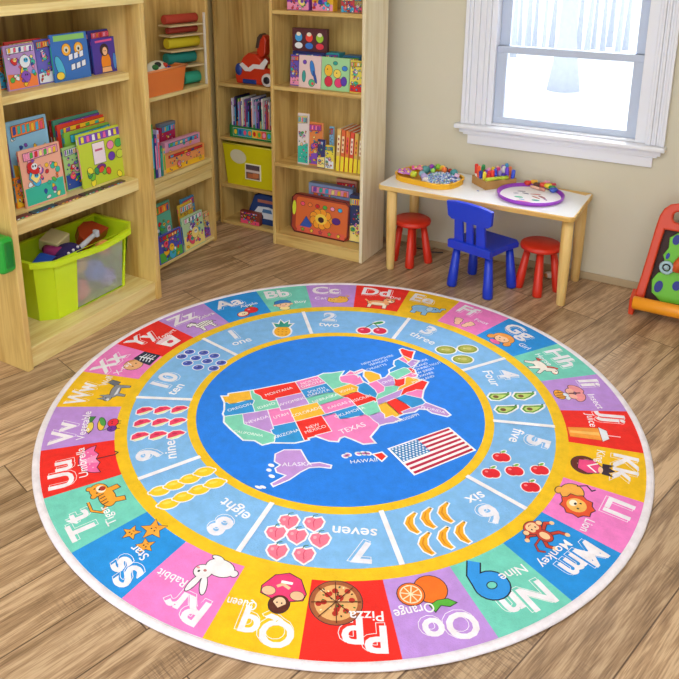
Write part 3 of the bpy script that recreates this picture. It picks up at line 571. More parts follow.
# ---- the map
def alb(lon, lat):
    p1, p2, p0 = math.radians(29.5), math.radians(45.5), math.radians(37.5)
    n = (math.sin(p1)+math.sin(p2))/2; C = math.cos(p1)**2+2*n*math.sin(p1)
    r = math.sqrt(C-2*n*math.sin(math.radians(lat)))/n; r0 = math.sqrt(C-2*n*math.sin(p0))/n; th = n*math.radians(lon+96)
    x, y = r*math.sin(th), r0-r*math.cos(th)
    return (.6792*x-1.0187*y-1.2423, 1.109*x+.6767*y+2.3319)
MB_, MM, MP, MY, MR, MK = '#2d97df', '#7fd8bd', '#c396e0', '#f8bd34', '#ee2a1e', '#f684c6'
STATES = '''WA|Y|-124.7,48.4;-123,48.2;-122.8,49;-117.03,49;-117.04,46.4;-116.9,46;-119,45.95;-121,45.65;-122.8,45.6;-123.4,46.2;-124,46.3
OREGON|B|-124,46.3;-123.4,46.2;-122.8,45.6;-121,45.65;-119,45.95;-116.9,46;-116.5,45.5;-117.2,44.4;-117.03,42;-124.2,42;-124.5,42.8;-124.1,44
CALIFORNIA|M|-124.2,42;-120,42;-120,39;-114.6,35;-114.1,34.3;-114.7,32.7;-117.1,32.5;-118.4,34;-120.6,34.6;-121.9,36.6;-123,38.2;-124.3,40.3
NEVADA|P|-120,42;-114.04,42;-114.04,36.2;-114.7,36.1;-114.6,35;-120,39
IDAHO|M|-117.03,49;-116.05,49;-116.05,48;-114.6,46.6;-114.4,45.5;-113.5,45.1;-113,44.5;-111.05,44.5;-111.05,42;-117.03,42;-117.2,44.4;-116.5,45.5;-116.9,46;-117.04,46.4
MONTANA|R|-116.05,49;-104.04,49;-104.04,45;-111.05,45;-111.05,44.5;-113,44.5;-113.5,45.1;-114.4,45.5;-114.6,46.6;-116.05,48
WYOMING|P|-111.05,45;-104.05,45;-104.05,41;-111.05,41
UTAH|K|-114.04,42;-111.05,42;-111.05,41;-109.05,41;-109.05,37;-114.04,37
ARIZONA|B|-114.04,37;-109.05,37;-109.05,31.33;-111,31.33;-114.8,32.5;-114.7,32.7;-114.1,34.3;-114.6,35;-114.7,36.1;-114.04,36.2
COLORADO|Y|-109.05,41;-102.05,41;-102.05,37;-109.05,37
NEW/MEXICO|R|-109.05,37;-103,37;-103.05,32;-106.6,32;-106.5,31.8;-108.2,31.8;-108.2,31.33;-109.05,31.33
NORTH/DAKOTA|K|-104.04,49;-97.2,49;-96.6,46;-104.04,45.95
SOUTH/DAKOTA|B|-104.04,45.95;-96.6,45.95;-96.45,43.5;-96.5,42.5;-98,42.8;-98.5,43;-104.05,43
NEBRASKA|M|-104.05,43;-98.5,43;-98,42.8;-96.5,42.5;-95.8,40.6;-95.3,40;-102.05,40;-102.05,41;-104.05,41
KANSAS|K|-102.05,40;-95.3,40;-94.9,39.8;-94.6,39.1;-94.6,37;-102.05,37
OKLAHOMA|B|-103,37;-94.6,37;-94.45,35.4;-94.5,33.7;-96,33.8;-98,34.1;-100,34.6;-100,36.5;-103,36.5
TEXAS|K|-103,36.5;-100,36.5;-100,34.6;-98,34.1;-96,33.8;-94.5,33.7;-94.04,33;-94,31.5;-93.7,30.2;-93.9,29.7;-95,29;-97.2,27.7;-97.2,25.9;-99.2,26.5;-100.3,28.3;-101.4,29.8;-102.5,29.7;-103.2,28.98;-104.6,29.7;-106.5,31.8;-106.6,32;-103.05,32
|M|-97.2,49;-95.1,49.3;-93,48.6;-89.6,48;-92,46.7;-92.8,45.6;-92.8,44.7;-91.2,43.5;-96.45,43.5;-96.6,46
IOWA|Y|-96.45,43.5;-91.2,43.5;-90.2,41.8;-91.1,41;-91.4,40.4;-91.7,40.6;-95.8,40.6;-96.5,42.5
MISSOURI|R|-95.8,40.6;-91.7,40.6;-91.4,40.4;-90.7,39;-89.7,38;-89.2,37;-89.5,36.3;-90.3,36;-90.1,36.5;-94.6,36.5;-94.6,39.1;-94.9,39.8;-95.3,40
|M|-94.6,36.5;-90.1,36.5;-90.3,36;-89.7,36;-90.3,35;-91.1,33;-94.04,33;-94.5,33.7;-94.45,35.4
|P|-94.04,33;-91.1,33;-91,32;-91.6,31;-89.8,31;-89.6,30.2;-89.2,29.2;-91,29.2;-92.3,29.6;-93.9,29.7;-93.7,30.2;-94,31.5
|K|-92.8,45.6;-92,46.7;-90.5,46.6;-88.1,45.9;-87.6,45.1;-88,44.5;-87.2,44.8;-87.9,43;-87.8,42.5;-90.6,42.5;-91.2,43.5;-92.8,44.7
|B|-90.6,42.5;-87.8,42.5;-87.5,41.7;-87.5,39.3;-88,37.9;-89.2,37;-89.7,38;-90.7,39;-91.4,40.4;-91.1,41;-90.2,41.8
|Y|-86.8,41.75;-84.8,41.7;-83.4,41.7;-82.5,43;-83,44;-83.4,44.9;-84.8,45.7;-85.6,45;-86.3,44.3;-86.5,43
|K|-90.5,46.6;-88,47.3;-87.5,46.5;-84.8,46.5;-84.6,46;-87,45.7;-88.1,45.9
|K|-87.5,41.7;-84.8,41.7;-84.8,39.1;-86,38;-88,37.9;-87.5,39.3
OHIO|P|-84.8,41.7;-83.4,41.7;-82,41.5;-80.5,42;-80.5,40.6;-81.8,39;-82.6,38.4;-84.8,39.1
|M|-89.2,37;-88,37.9;-86,38;-84.8,39.1;-82.6,38.4;-82,37.5;-83.7,36.6;-89.4,36.5
|P|-89.5,36.5;-83.7,36.6;-81.7,36.6;-84.3,35;-90.3,35;-89.7,36
|Y|-90.3,35;-88.2,35;-88.4,30.3;-89.6,30.2;-89.8,31;-91.6,31;-91,32;-91.1,33
|R|-88.2,35;-85.6,35;-85,32.3;-85,31;-87.6,31;-87.5,30.3;-88.4,30.3
|B|-85.6,35;-83.1,35;-81,32.1;-81.4,30.7;-82.2,30.5;-85,30.8;-85,32.3
FLORIDA|P|-87.6,31;-85,31;-85,30.8;-82.2,30.5;-81.4,30.7;-80.1,27;-80.4,25.2;-81.2,25.2;-82.7,27.6;-82.8,29;-84,30;-85.3,29.7;-87.5,30.3
|K|-83.1,35;-82,35.2;-80.8,34.9;-79.7,34.8;-78.6,33.9;-81,32.1
|R|-84.3,35;-81.7,36.6;-75.9,36.5;-75.5,35.3;-77.5,34.4;-78.6,33.9;-79.7,34.8;-80.8,34.9;-82,35.2;-83.1,35
|Y|-83.7,36.6;-82,37.5;-80.3,37.5;-78.5,39;-77.5,39.2;-77,38.5;-76.2,37;-75.9,36.5;-81.7,36.6
|R|-82.6,38.4;-81.8,39;-80.5,40.6;-80.5,39.7;-79.4,39.3;-77.8,39.4;-78.5,39;-80.3,37.5;-82,37.5
|K|-79.4,39.7;-75.5,39.8;-75,38.5;-76,38;-77,38.5;-77.5,39.2;-79.4,39.3
|M|-80.5,42;-79.8,42.3;-75.3,42;-74.8,41.4;-75.2,40;-75.5,39.8;-80.5,39.7
|R|-74.8,41.4;-74,41;-74,40;-74.9,39;-75.5,39.6;-75.2,40
|B|-79.8,42.3;-79,43.2;-76.5,43.4;-76.2,44.1;-74.8,45;-73.4,45;-73.3,42.7;-73.5,42;-73.7,41.1;-72.2,41;-74,40.6;-74,41;-74.8,41.4;-75.3,42
|K|-73.4,45;-71.5,45;-72.5,42.7;-73.3,42.7
|Y|-71.5,45;-71,45.3;-70.8,43;-72.5,42.7
|P|-73.3,42.7;-70.8,43;-70,41.8;-71.5,41.3;-73.7,41.1;-73.5,42
|R|-71,45.3;-70.3,46.3;-69.2,47.4;-68.2,47.3;-67.8,45.7;-67,44.8;-69,44;-70.7,43.1'''
PALM = dict(B=MB_, M=MM, P=MP, Y=MY, R=MR, K=MK); MW = '#f4f8ff'
RA.l = 5; LB = []
for li, ln in enumerate(STATES.split('\n')):
    nm, c, pp = ln.split('|'); P = [tuple(map(float, q.split(','))) for q in pp.split(';')]; Q = [alb(*q) for q in P]
    RA.line(Q, .011, MW, True, l=2+.2*(li % 9)); RA.poly(Q, PALM[c], l=5+.2*(li % 9)); RA.line(Q, .0036, MW, True, l=7.5+.2*(li % 9))
    if nm and nm != 'WA': LB.append((nm, (min(p[0] for p in P)+max(p[0] for p in P))/2, (min(p[1] for p in P)+max(p[1] for p in P))/2))
MROT = math.atan2(1.109, .6792)
LOC = {'CALIFORNIA': (-119.4, 36.2, -.75), 'TEXAS': (-99, 31.2, .0), 'IDAHO': (-114, 43.3, 0), 'NEVADA': (-117, 39.6, 0), 'FLORIDA': (-81.9, 28.2, -.9), 'MONTANA': (-109.6, 47, 0), 'OKLAHOMA': (-97, 35.6, 0)}
for nm, lo, la in LB:
    r = 0
    if nm in LOC: lo, la, r = LOC[nm]
    x, y = alb(lo, la); RA.l = 11; RA.push(x, y, .0165 if nm != 'TEXAS' else .026, MROT+r)
    for i, t_ in enumerate(nm.split('/')): RA.text(t_, 0, -.45+(0.55 if '/' in nm else 0)-1.3*i, 1 if len(nm) < 9 or '/' in nm else .85, '#fdfbff', .0, .5)
    RA.pop()
def G(px, py): v = at(px, py, z=0); return (v.x, v.y)
ex = lambda s, x0, y0, k: [G(x0+float(a)/k, y0+float(b)/k) for a, b in (q.split(',') for q in s.split(';'))]
K4 = 4.244
ak = ex('365,485;400,468;468,468;495,515;505,526;550,522;597,533;594,542;550,537;505,540;465,560;440,578;418,592;355,619;348,610;400,582;412,574;370,560;365,545;388,530;362,515', 190, 340, K4)
RA.line(ak, .011, MW, True, l=3); RA.poly(ak, MP, l=5)
for (x, y, a, b) in ((345, 532, .012, .008), (335, 552, .010, .008), (347, 578, .012, .008), (290, 625, .014, .006), (310, 624, .012, .006)):
    g = G(190+x/K4, 340+y/K4); RA.e(g[0], g[1], a, b, MW, l=5)
hw = ex('230,486;262,478;280,494;262,511', 320, 340, K4); RA.line(hw, .012, MW, True, l=3); RA.poly(hw, MR, l=5)
for (x, y) in ((205, 482), (185, 481), (163, 483), (120, 487), (106, 493)):
    g = G(320+x/K4, 340+y/K4); RA.e(g[0], g[1], .014, .011, MW, l=4); RA.e(g[0], g[1], .007, .005, '#c86ab0', l=5)
def mtext(t_, px, py, h, al=.5, rr=None, off=.0):
    g = G(px, py); RA.l = 8; RA.push(g[0], g[1], h, MROT if rr is None else rr); RA.text(t_, 0, 0, 1, MW, off, al); RA.pop()
mtext('ALASKA', 297, 466, .020, .5, MROT-.45); mtext('HAWAII', 364, 462.5, .019, .5, MROT-.35)
mtext('MISSISSIPPI', 406, 420, .016, .4); mtext('NEW HAMPSHIRE', 394, 356, .0145, 1); mtext('VERMONT', 389, 360.5, .0145, 1); mtext('MASSACHUSETTS', 387, 365, .0145, 1)
for i, t_ in enumerate(('RHODE', 'ISLAND', 'CONNECTICUT', 'NEW JERSEY', 'DELAWARE', 'MARYLAND')): mtext(t_, 415-i*.3 if i < 2 else 413, 364+i*3.9, .0145, .0)
# ---- the flag
f0, f1, f2, f3 = [Vector(G(320+a/K4, 340+b/K4)) for a, b in ((297, 462), (545, 375), (652, 467), (403, 568))]
def FQ(u, v): a = f0.lerp(f1, u); b = f3.lerp(f2, u); q = a.lerp(b, v); return (q.x, q.y)
RA.poly([FQ(-.03, -.04), FQ(1.03, -.04), FQ(1.03, 1.04), FQ(-.03, 1.04)], '#fdfdff', l=3)
for k in range(13):
    if k % 2 == 0: RA.poly([FQ(0, k/13), FQ(1, k/13), FQ(1, (k+1)/13), FQ(0, (k+1)/13)], '#c01645', l=4)
RA.poly([FQ(0, 0), FQ(.46, 0), FQ(.46, 7/13), FQ(0, 7/13)], '#3f86c4', l=5)
for r_ in range(7):
    for c_ in range(8):
        g = FQ(.03+.055*c_+(.026 if r_ % 2 else 0), .04+.076*r_); RA.e(g[0], g[1], .0045, .0045, '#e8f2ff', n=6, l=6)
rb = newbm()
prof = [(0, 0), (1.105, 0), (1.113, .003), (1.113, RT-.001), (1.108, RT-.0004), (0, RT-.0004)]
lathe(rb, prof, 0, Matrix.Translation(RC*RK), 128, '#f6f3fb')
RA.emit(rb, lambda x, y, z: (x*RK, y*RK, RT+z))
for f in rb.faces:
    if f.normal.z < 0 and f.calc_center_median().z > RT-.0005: f.normal_flip()
rug = obj('alphabet_rug', rb, PILE)
tag(rug, 'large round multicoloured alphabet and number rug with a map in its blue centre', 'rug')
bb = newbm(); n_ = 160
bpts = [(RC.x*RK+1.122*math.cos(2*PI*k/n_), RC.y*RK+1.122*math.sin(2*PI*k/n_), .0068+.0006*math.sin(k*1.7)) for k in range(n_)]
t_ = bmesh.new(); rr_ = []
for k, p in enumerate(bpts):
    a = 2*PI*k/n_; rr_.append([t_.verts.new((p[0]+math.cos(a)*.0135*math.cos(b), p[1]+math.sin(a)*.0135*math.cos(b), max(0.0002, p[2]+.0068*math.sin(b)))) for b in [2*PI*j/10 for j in range(10)]])
for k in range(n_):
    for j in range(10): f = t_.faces.new([rr_[k][j], rr_[(k+1) % n_][j], rr_[(k+1) % n_][(j+1) % 10], rr_[k][(j+1) % 10]]); f.smooth = True
bmesh.ops.recalc_face_normals(t_, faces=t_.faces); merge(bb, t_, None, 0, '#f3eef8')
be = obj('edge_binding', bb, PILE, rug)
# ================================================================== bookcases
def board(name, lo, hi, root, m, bev=.003):
    f = newbm(); L = root.location; box(f, tuple(a-b for a, b in zip(lo, L)), tuple(a-b for a, b in zip(hi, L)), bev=bev); return obj(name, f, m, root)
# --- low bookcase along the left wall
u1 = thing('bookcase', 'low pale birch bookcase against the left wall, nearest the camera', 'bookcase', (-2.755, 2.28, 0))
X0, X1, A0, A1 = -2.985, -2.53, 1.852, 2.69
PT = .03
board('side_panel', (X0, A0, 0), (X1, A0+PT, 1.487), u1, W['z']); board('side_panel', (X0, A1-PT, 0), (X1, A1, 1.487), u1, W['z'])
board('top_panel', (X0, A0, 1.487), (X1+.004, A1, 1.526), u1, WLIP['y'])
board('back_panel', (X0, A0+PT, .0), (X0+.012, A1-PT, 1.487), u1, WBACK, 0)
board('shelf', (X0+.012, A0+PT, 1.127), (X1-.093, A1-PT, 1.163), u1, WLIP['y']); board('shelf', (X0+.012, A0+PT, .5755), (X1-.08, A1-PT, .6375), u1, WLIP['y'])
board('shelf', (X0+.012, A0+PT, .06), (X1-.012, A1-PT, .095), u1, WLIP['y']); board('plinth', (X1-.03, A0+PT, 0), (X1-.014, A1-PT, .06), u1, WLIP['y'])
# --- tall narrow bookcase further along the left wall, turned a little into the room
u2 = thing('bookcase', 'tall narrow birch bookcase between the low bookcase and the corner, with the orange bin', 'bookcase', (-2.80, 2.735, 0), (0, 0, .03))
def ub(name, lo, hi, m, bev=.003): f = newbm(); box(f, lo, hi, bev=bev); return obj(name, f, m, u2)
D2, L2 = -.163, .725
ub('side_panel', (D2, .0, 0), (.05, .022, 1.9), W['z']); ub('side_panel', (D2, L2-.022, 0), (.05, L2, 1.9), W['z'])
ub('back_panel', (D2, .022, 0), (D2+.01, L2-.022, 1.9), W['z'], 0); ub('top_panel', (D2, 0, 1.9), (.05, L2, 1.92), W['y'])
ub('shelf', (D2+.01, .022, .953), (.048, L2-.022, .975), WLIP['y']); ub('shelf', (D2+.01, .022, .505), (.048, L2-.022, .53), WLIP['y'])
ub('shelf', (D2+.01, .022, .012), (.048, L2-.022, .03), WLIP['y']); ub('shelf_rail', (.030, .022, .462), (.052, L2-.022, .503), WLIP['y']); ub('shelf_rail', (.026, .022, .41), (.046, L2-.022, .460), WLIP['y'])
# --- two tall bookcases against the back wall
WGLARE = wood('glare_birch', 'z', '#efe4c6', '#dccb9e', .3)  # birch paled so the window's glare is part of its colour
def tall(label, x0, x1, y0, tops, z0, side):
    y1 = WY-.165 if side else WY-.012
    t = thing('bookcase', label, 'bookcase', ((x0+x1)/2, (y0+y1)/2, 0))
    board('side_panel', (x0, y0, 0), (x0+.02, y1, 1.9), t, W['z']); board('side_panel', (x1-.02, y0, 0), (x1, y1, 1.9), t, WGLARE if side else W['z'])
    board('back_panel', (x0+.02, y1-.01, 0), (x1-.02, y1, 1.9), t, W['z'], 0); board('top_panel', (x0, y0, 1.9), (x1, y1, 1.92), t, W['x'])
    for z in tops: board('shelf', (x0+.02, y0+.002, z-.022), (x1-.02, y1-.01, z), t, W['x'])
    board('shelf', (x0+.02, y0+.002, z0-.02), (x1-.02, y1-.01, z0), t, W['x']); board('plinth', (x0+.02, y0+.004, 0), (x1-.02, y0+.02, z0-.02), t, W['x'])
    return t
YM, YR = 3.725, 3.59
tall('tall birch bookcase in the corner, set back, holding the yellow bin', -2.95, -2.447, YM, (.272, .583, .925), .022, 0)
tall('tall birch bookcase beside the play table, its window side coloured pale as daylight glare', -2.445, -1.84, YR, (.515, .97, 1.396), .075, 1)

# ================================================================== books
PAL = ['#f2557a', '#3fb6e8', '#f7c52c', '#58b947', '#8a4fc4', '#f4823a', '#e8eef6', '#2d4fb0', '#f59ac0', '#38c0a8', '#d8262c', '#fbe88a']
def cover(A, w, h, base, seed, kind=''):
    r = random.Random(seed); A.l = 1
    c = lambda: PAL[r.randrange(len(PAL))]
    def B(P, c_, ow=.0022): A.line(P, ow*2, '#2b2638', True); A.poly(P, c_)
    if kind == 'tin':
        for k in range(3):
            x = -w*.32+w*.32*k; B(ell(x, h*.62, w*.11, h*.2), ['#4aa8e8', '#f0483c', '#a8d43c'][k]); A.e(x, h*.76, w*.07, h*.09, '#f4e8d0'); B(ell(x, h*.25, w*.12, h*.14), ['#f0f2f4', '#3c78d0', '#e83c50'][k])
        return
    if kind == 'goggles':
        A.poly([(-w*.45, h*.86), (w*.45, h*.86), (w*.45, h*.98), (-w*.45, h*.98)], '#8ed06c')
        for x in (-.12, .24): B(ell(w*x, h*.66, w*.13, h*.13), '#f2b02c'); A.e(w*x, h*.66, w*.07, h*.07, '#e0dcc8'); A.e(w*x, h*.65, w*.03, h*.035, '#20242c')
        for k, (x, y) in enumerate(((-.02, .42), (.14, .44), (.3, .46), (.02, .2), (.18, .22), (.34, .25))): B([(w*(x-.06), h*y), (w*(x+.05), h*(y+.02)), (w*(x+.06), h*(y+.14)), (w*(x-.05), h*(y+.12))], '#e9eef8')
        B(ell(-w*.36, h*.3, w*.1, h*.26, .3), '#48b4d8'); B(ell(-w*.38, h*.12, w*.11, h*.08), '#f4d23c'); return
    if kind == 'girl':
        B(ell(-w*.02, h*.3, w*.2, h*.28), '#f0902c'); B(ell(-w*.05, h*.66, w*.17, h*.17), '#3a2430'); B(ell(-w*.03, h*.62, w*.10, h*.12), '#f4c49c'); A.e(-w*.06, h*.63, w*.015, h*.015, '#20181c'); A.e(0, h*.63, w*.015, h*.015, '#20181c')
        A.poly([(-w*.4, h*.88), (w*.3, h*.9), (w*.3, h*.96), (-w*.4, h*.94)], '#e85a9c'); B([(-w*.22, h*.02), (-w*.2, h*.16), (w*.16, h*.16), (w*.2, h*.02)], '#f7c08a'); B(ell(w*.34, h*.3, w*.07, h*.24), '#4a8ae0'); return
    if kind == 'flower':
        for k in range(9): a = k*2*PI/9; B(ell(w*(.0+.16*math.cos(a)), h*(.5+.18*math.sin(a)), w*.07, h*.11, a), '#f6a02c')
        A.e(0, h*.5, w*.12, h*.15, '#f8d04c'); A.e(0, h*.48, w*.06, h*.08, '#3a1c28'); B(ell(w*.3, h*.52, w*.08, h*.09), '#5a2a8a'); B([(-w*.42, h*.2), (-w*.3, h*.5), (-w*.18, h*.28), (-w*.26, h*.12)], '#3658b8')
        A.poly([(-w*.48, h*.04), (w*.48, h*.04), (w*.48, h*.2), (-w*.48, h*.2)], '#e0604a')
        for k in range(5): B(star(-w*.36+w*.18*k, h*.12, w*.04), ['#88b83c', '#f2d23c', '#c83c4c'][k % 3]); 
        for k in range(6): B(ell(-w*.38+w*.15*k, h*.85, w*.04, h*.05), PAL[(k*5) % 12])
        return
    if kind == 'fishes':
        B(ell(w*.12, h*.62, w*.1, h*.24, .2), '#3c86d8'); B(ell(-w*.28, h*.35, w*.08, h*.18), '#3ca49c'); B(ell(-w*.25, h*.8, w*.08, h*.06), '#7a4ac0'); B(ell(w*.1, h*.16, w*.14, h*.11), '#4cc48c'); A.e(w*.14, h*.14, w*.06, h*.05, '#e84858'); B(ell(w*.25, h*.35, w*.05, h*.2, .3), '#2c58b0'); return
    if kind == 'ducks':
        B(ell(-w*.26, h*.6, w*.15, h*.18), '#f6c03a'); B(ell(-w*.25, h*.26, w*.15, h*.16), '#d8324c'); B(ell(w*.14, h*.24, w*.15, h*.14), '#e83c78'); B(ell(w*.34, h*.3, w*.11, h*.14), '#5a3cb0'); B(ell(w*.08, h*.52, w*.14, h*.13), '#f8d85c'); B(ell(w*.36, h*.7, w*.1, h*.07), '#3c86d8'); B(ell(w*.0, h*.84, w*.08, h*.05), '#38a89c'); A.e(-w*.3, h*.64, w*.02, w*.02, '#20181c'); A.e(w*.06, h*.54, w*.02, w*.02, '#20181c'); return
    if kind == 'alien':
        A.poly([(-w*.5, h*.82), (w*.5, h*.82), (w*.5, h*.97), (-w*.5, h*.97)], '#7a4ac8')
        for k in range(7): B([(w*(-.42+.13*k-.035), h*.84), (w*(-.42+.13*k+.035), h*.84), (w*(-.42+.13*k+.03), h*.95), (w*(-.42+.13*k-.03), h*.95)], ['#f4e84c', '#f06ab0', '#fff'][k % 3], .0015)
        B([(-w*.22, h*.38), (w*.06, h*.38), (w*.06, h*.78), (-w*.22, h*.78)], '#f3e6f2'); A.poly([(-w*.17, h*.62), (w*.01, h*.62), (w*.01, h*.66), (-w*.17, h*.66)], '#c0507c'); B(ell(-w*.08, h*.3, w*.11, h*.06), '#7a2c9a')
        for k in range(10): B(ell(w*r.uniform(-.42, .42), h*r.uniform(.05, .3), w*.05, h*.07, r.uniform(-1, 1)), ['#7ac83c', '#f4e83c', '#3c9c5c', '#e8503c'][k % 4])
        for k in range(4): B(ell(w*(.2+.2*(k % 2)), h*(.45+.22*(k//2)), w*.08, h*.08), ['#6a3cb8', '#c8e04c', '#f08cc0', '#4cb85c'][k]); 
        return
    # a busy picture: small scenery shapes, a few large figures and a title strip of coloured marks
    A.poly([(-w*.5, h*.02), (w*.5, h*.02), (w*.5, h*r.uniform(.25, .45)), (-w*.5, h*r.uniform(.2, .5))], c())
    s0 = min(w, h)
    def fig(x, y, s):
        if r.random() < .45: B(ell(x, y, s, s*r.uniform(.5, 1.1), r.uniform(-1, 1), 12), c(), .0015)
        else: a0 = r.uniform(0, 6); B([(x+s*r.uniform(.45, 1.15)*math.cos(a), y+s*r.uniform(.45, 1.15)*math.sin(a)) for a in [a0+q*2*PI/8 for q in range(8)]], c(), .0015)
    for k in range(26): s_ = s0*r.uniform(.03, .08); fig(w*r.uniform(-.42, .42), h*r.uniform(.06, .82), s_)
    for k in range(5):
        x, y, s_ = w*r.uniform(-.3, .3), h*r.uniform(.18, .68), s0*r.uniform(.1, .19); fig(x, y, s_)
        A.e(x+s_*.2, y+s_*.2, s_*.45, s_*.4, c()); A.e(x, y+s_*.25, s_*.12, s_*.16, '#20242c', n=8); A.e(x+s_*.35, y+s_*.25, s_*.12, s_*.16, '#20242c', n=8)
    tb = c(); B([(-w*.44, h*.82), (w*.44, h*.84), (w*.44, h*.97), (-w*.44, h*.95)], tb)
    n = r.randrange(5, 8)
    for k in range(n):
        x = -w*.36+w*.72*k/(n-1); B([(x-w*.04, h*.84), (x+w*.035, h*.85), (x+w*.04, h*.945), (x-w*.03, h*.935)], c(), .001)
PAGES = mat('book_pages', '#efe6d2', .8, var=.05, vscale=90)
def book(label, loc, rz, w, h, t, base, seed, lean=0, kind='', group=None, roll=0, cat='book', name='picture_book', spine=None, pages=True, bw=.0):
    """stands on its bottom edge; cover toward local -y, spine at local -x"""
    o = thing(name, label, cat, loc, (-lean, roll, rz), group)
    f = newbm(); ct = .0022
    box(f, (-w/2, 0, 0), (w/2, ct, h), col=base, bev=.0008, seg=1); box(f, (-w/2, t-ct, 0), (w/2, t, h), col=base, bev=.0008, seg=1)
    box(f, (-w/2, ct, 0), (-w/2+ct, t-ct, h), col=spine or base)
    A = Art(); cover(A, w*.94, h*.98, base, seed, kind); A.emit(f, lambda x, y, z: (x, -.0003-z, y+h*.01), dz=.00006)
    S_ = Art(); r = random.Random(seed+5)
    S_.poly([(-t*.3, h*.2), (t*.3, h*.2), (t*.3, h*.75), (-t*.3, h*.75)], PAL[r.randrange(12)]); S_.poly([(-t*.3, h*.82), (t*.3, h*.82), (t*.3, h*.92), (-t*.3, h*.92)], PAL[r.randrange(12)])
    S_.emit(f, lambda x, y, z: (-w/2-.0003-z, t/2+x, y), dz=.00006)
    obj('cover', f, PRINT, o)
    if pages: f = newbm(); box(f, (-w/2+ct, ct, .002), (w/2-.003, t-ct, h-.003)); obj('pages', f, PAGES, o)
    return o
QL = PI/2        # facing the room from the left wall
def on1(px0, px1, pyb, pyt, zs, x, lab, base, seed, t=.012, lean=.10, kind='', group=None, pyr=None):
    x = x-.088 if zs > 1 else x-.10 if x > -2.7 else x-.07; k_ = 1.5 if zs > 1 else 2.5; px0 += k_; px1 += k_; lean = lean*.7
    """a book on the low bookcase: spans photo columns px0..px1 at distance x"""
    a = at(px0, pyb, x=x); b = at(px1, pyr if pyr else pyb, x=x); h = at(px0, pyt, x=x).z-zs
    return book(lab, (x, (a.y+b.y)/2, zs+.0005), QL, abs(b.y-a.y), h/math.cos(lean), t, base, seed, lean, kind, group)
z1, z2 = 1.163, .6375
on1(0, 8, 92, 46, z1, -2.66, 'orange picture book at the left end of the top shelf of the low bookcase', '#f2842c', 1, group='picture books on the low bookcase', lean=.08)
B1 = 'picture books on the low bookcase'
on1(10, 46, 92, 42, z1, -2.645, 'red topped picture book just behind the pink and lilac cover', '#d8413c', 2, group=B1, lean=.08)
on1(8, 39, 93, 46, z1, -2.605, 'pink and lilac picture book at the front left of the top shelf', '#b994d2', 3, group=B1, kind='', lean=.10)
on1(39, 54, 88, 40, z1, -2.625, 'blue violet picture book between the lilac and the goggles covers', '#6a63c6', 4, group=B1, lean=.10)
on1(55, 91, 86, 35, z1, -2.60, 'dark blue picture book with two yellow goggles on its green topped cover', '#2f6fc4', 5, group=B1, kind='goggles', lean=.10)
on1(91, 121, 76, 31, z1, -2.645, 'navy picture book standing behind the orange girl cover', '#3a3c9c', 6, group=B1, lean=.08)
on1(94, 119, 76, 39, z1, -2.61, 'violet picture book with a girl in orange on its cover', '#4c3aa6', 7, group=B1, kind='girl', lean=.08)
on1(14, 54, 188, 122, z2, -2.68, 'pale blue picture book standing behind the pink one on the middle shelf', '#8fc6ea', 8, group=B1, lean=.10)
on1(16, 26, 212, 178, z2, -2.64, 'small orange patterned book at the left end of the middle shelf', '#f08a2c', 9, group=B1, lean=.06)
on1(25, 66, 211, 151, z2, -2.605, 'pink and pale orange picture book at the front of the middle shelf', '#f2b29a', 10, group=B1, lean=.12)
on1(66, 81, 197, 148, z2, -2.64, 'green and white picture book wedged between the pink and the lime covers', '#a9d486', 11, group=B1, lean=.10)
for i, (p0, p1, top, c, lb) in enumerate(((54, 98, 119, '#d8382c', 'red backed picture book at the very back of the leaning row'), (57, 107, 119, '#4a9c86', 'green backed picture book second in the leaning row'),
        (60, 114, 124, '#e2402e', 'thin red picture book third in the leaning row'), (63, 117, 128, '#3fb3b0', 'teal picture book fourth in the leaning row'), (66, 121, 132, '#8cc44a', 'apple green picture book just behind the lime cover'))):
    x = -2.79+.031*i
    on1(p0+3, p1+5, 186, top+1, z2, x, lb, c, 20+i, group=B1, lean=.10, t=.014)
on1(82, 126, 190, 135, z2, -2.60, 'lime green picture book with little aliens and a violet title on its cover', '#c4d83a', 12, group=B1, kind='alien', lean=.12)
# flat booklets along the front edge of the middle shelf
for k in range(5):
    f = newbm(); w_ = .13; box(f, (-.018, -w_/2, 0), (.018, w_/2, .006), col=['#6a3c34', '#3c3a4c', '#7a4a3a', '#4a3440', '#5a4838'][k], bev=.001)
    A = Art(); A.l = 1
    for j in range(5): A.poly([(-.05+.02*j, .001), (-.038+.02*j, .001), (-.038+.02*j, .005), (-.05+.02*j, .005)], PAL[(j*3+k) % 12])
    A.emit(f, lambda x, y, z: (.0183+z, x, y))
    o = obj('flat_card', f, PRINT, None, (-2.640, 1.965+.139*k, z2+.0005)); tag(o, 'narrow dark card lying along the front edge of the middle shelf, %s' % ['leftmost of five', 'second of five', 'middle one of five', 'fourth of five', 'rightmost of five'][k], 'card', 'dark cards along the shelf edge')
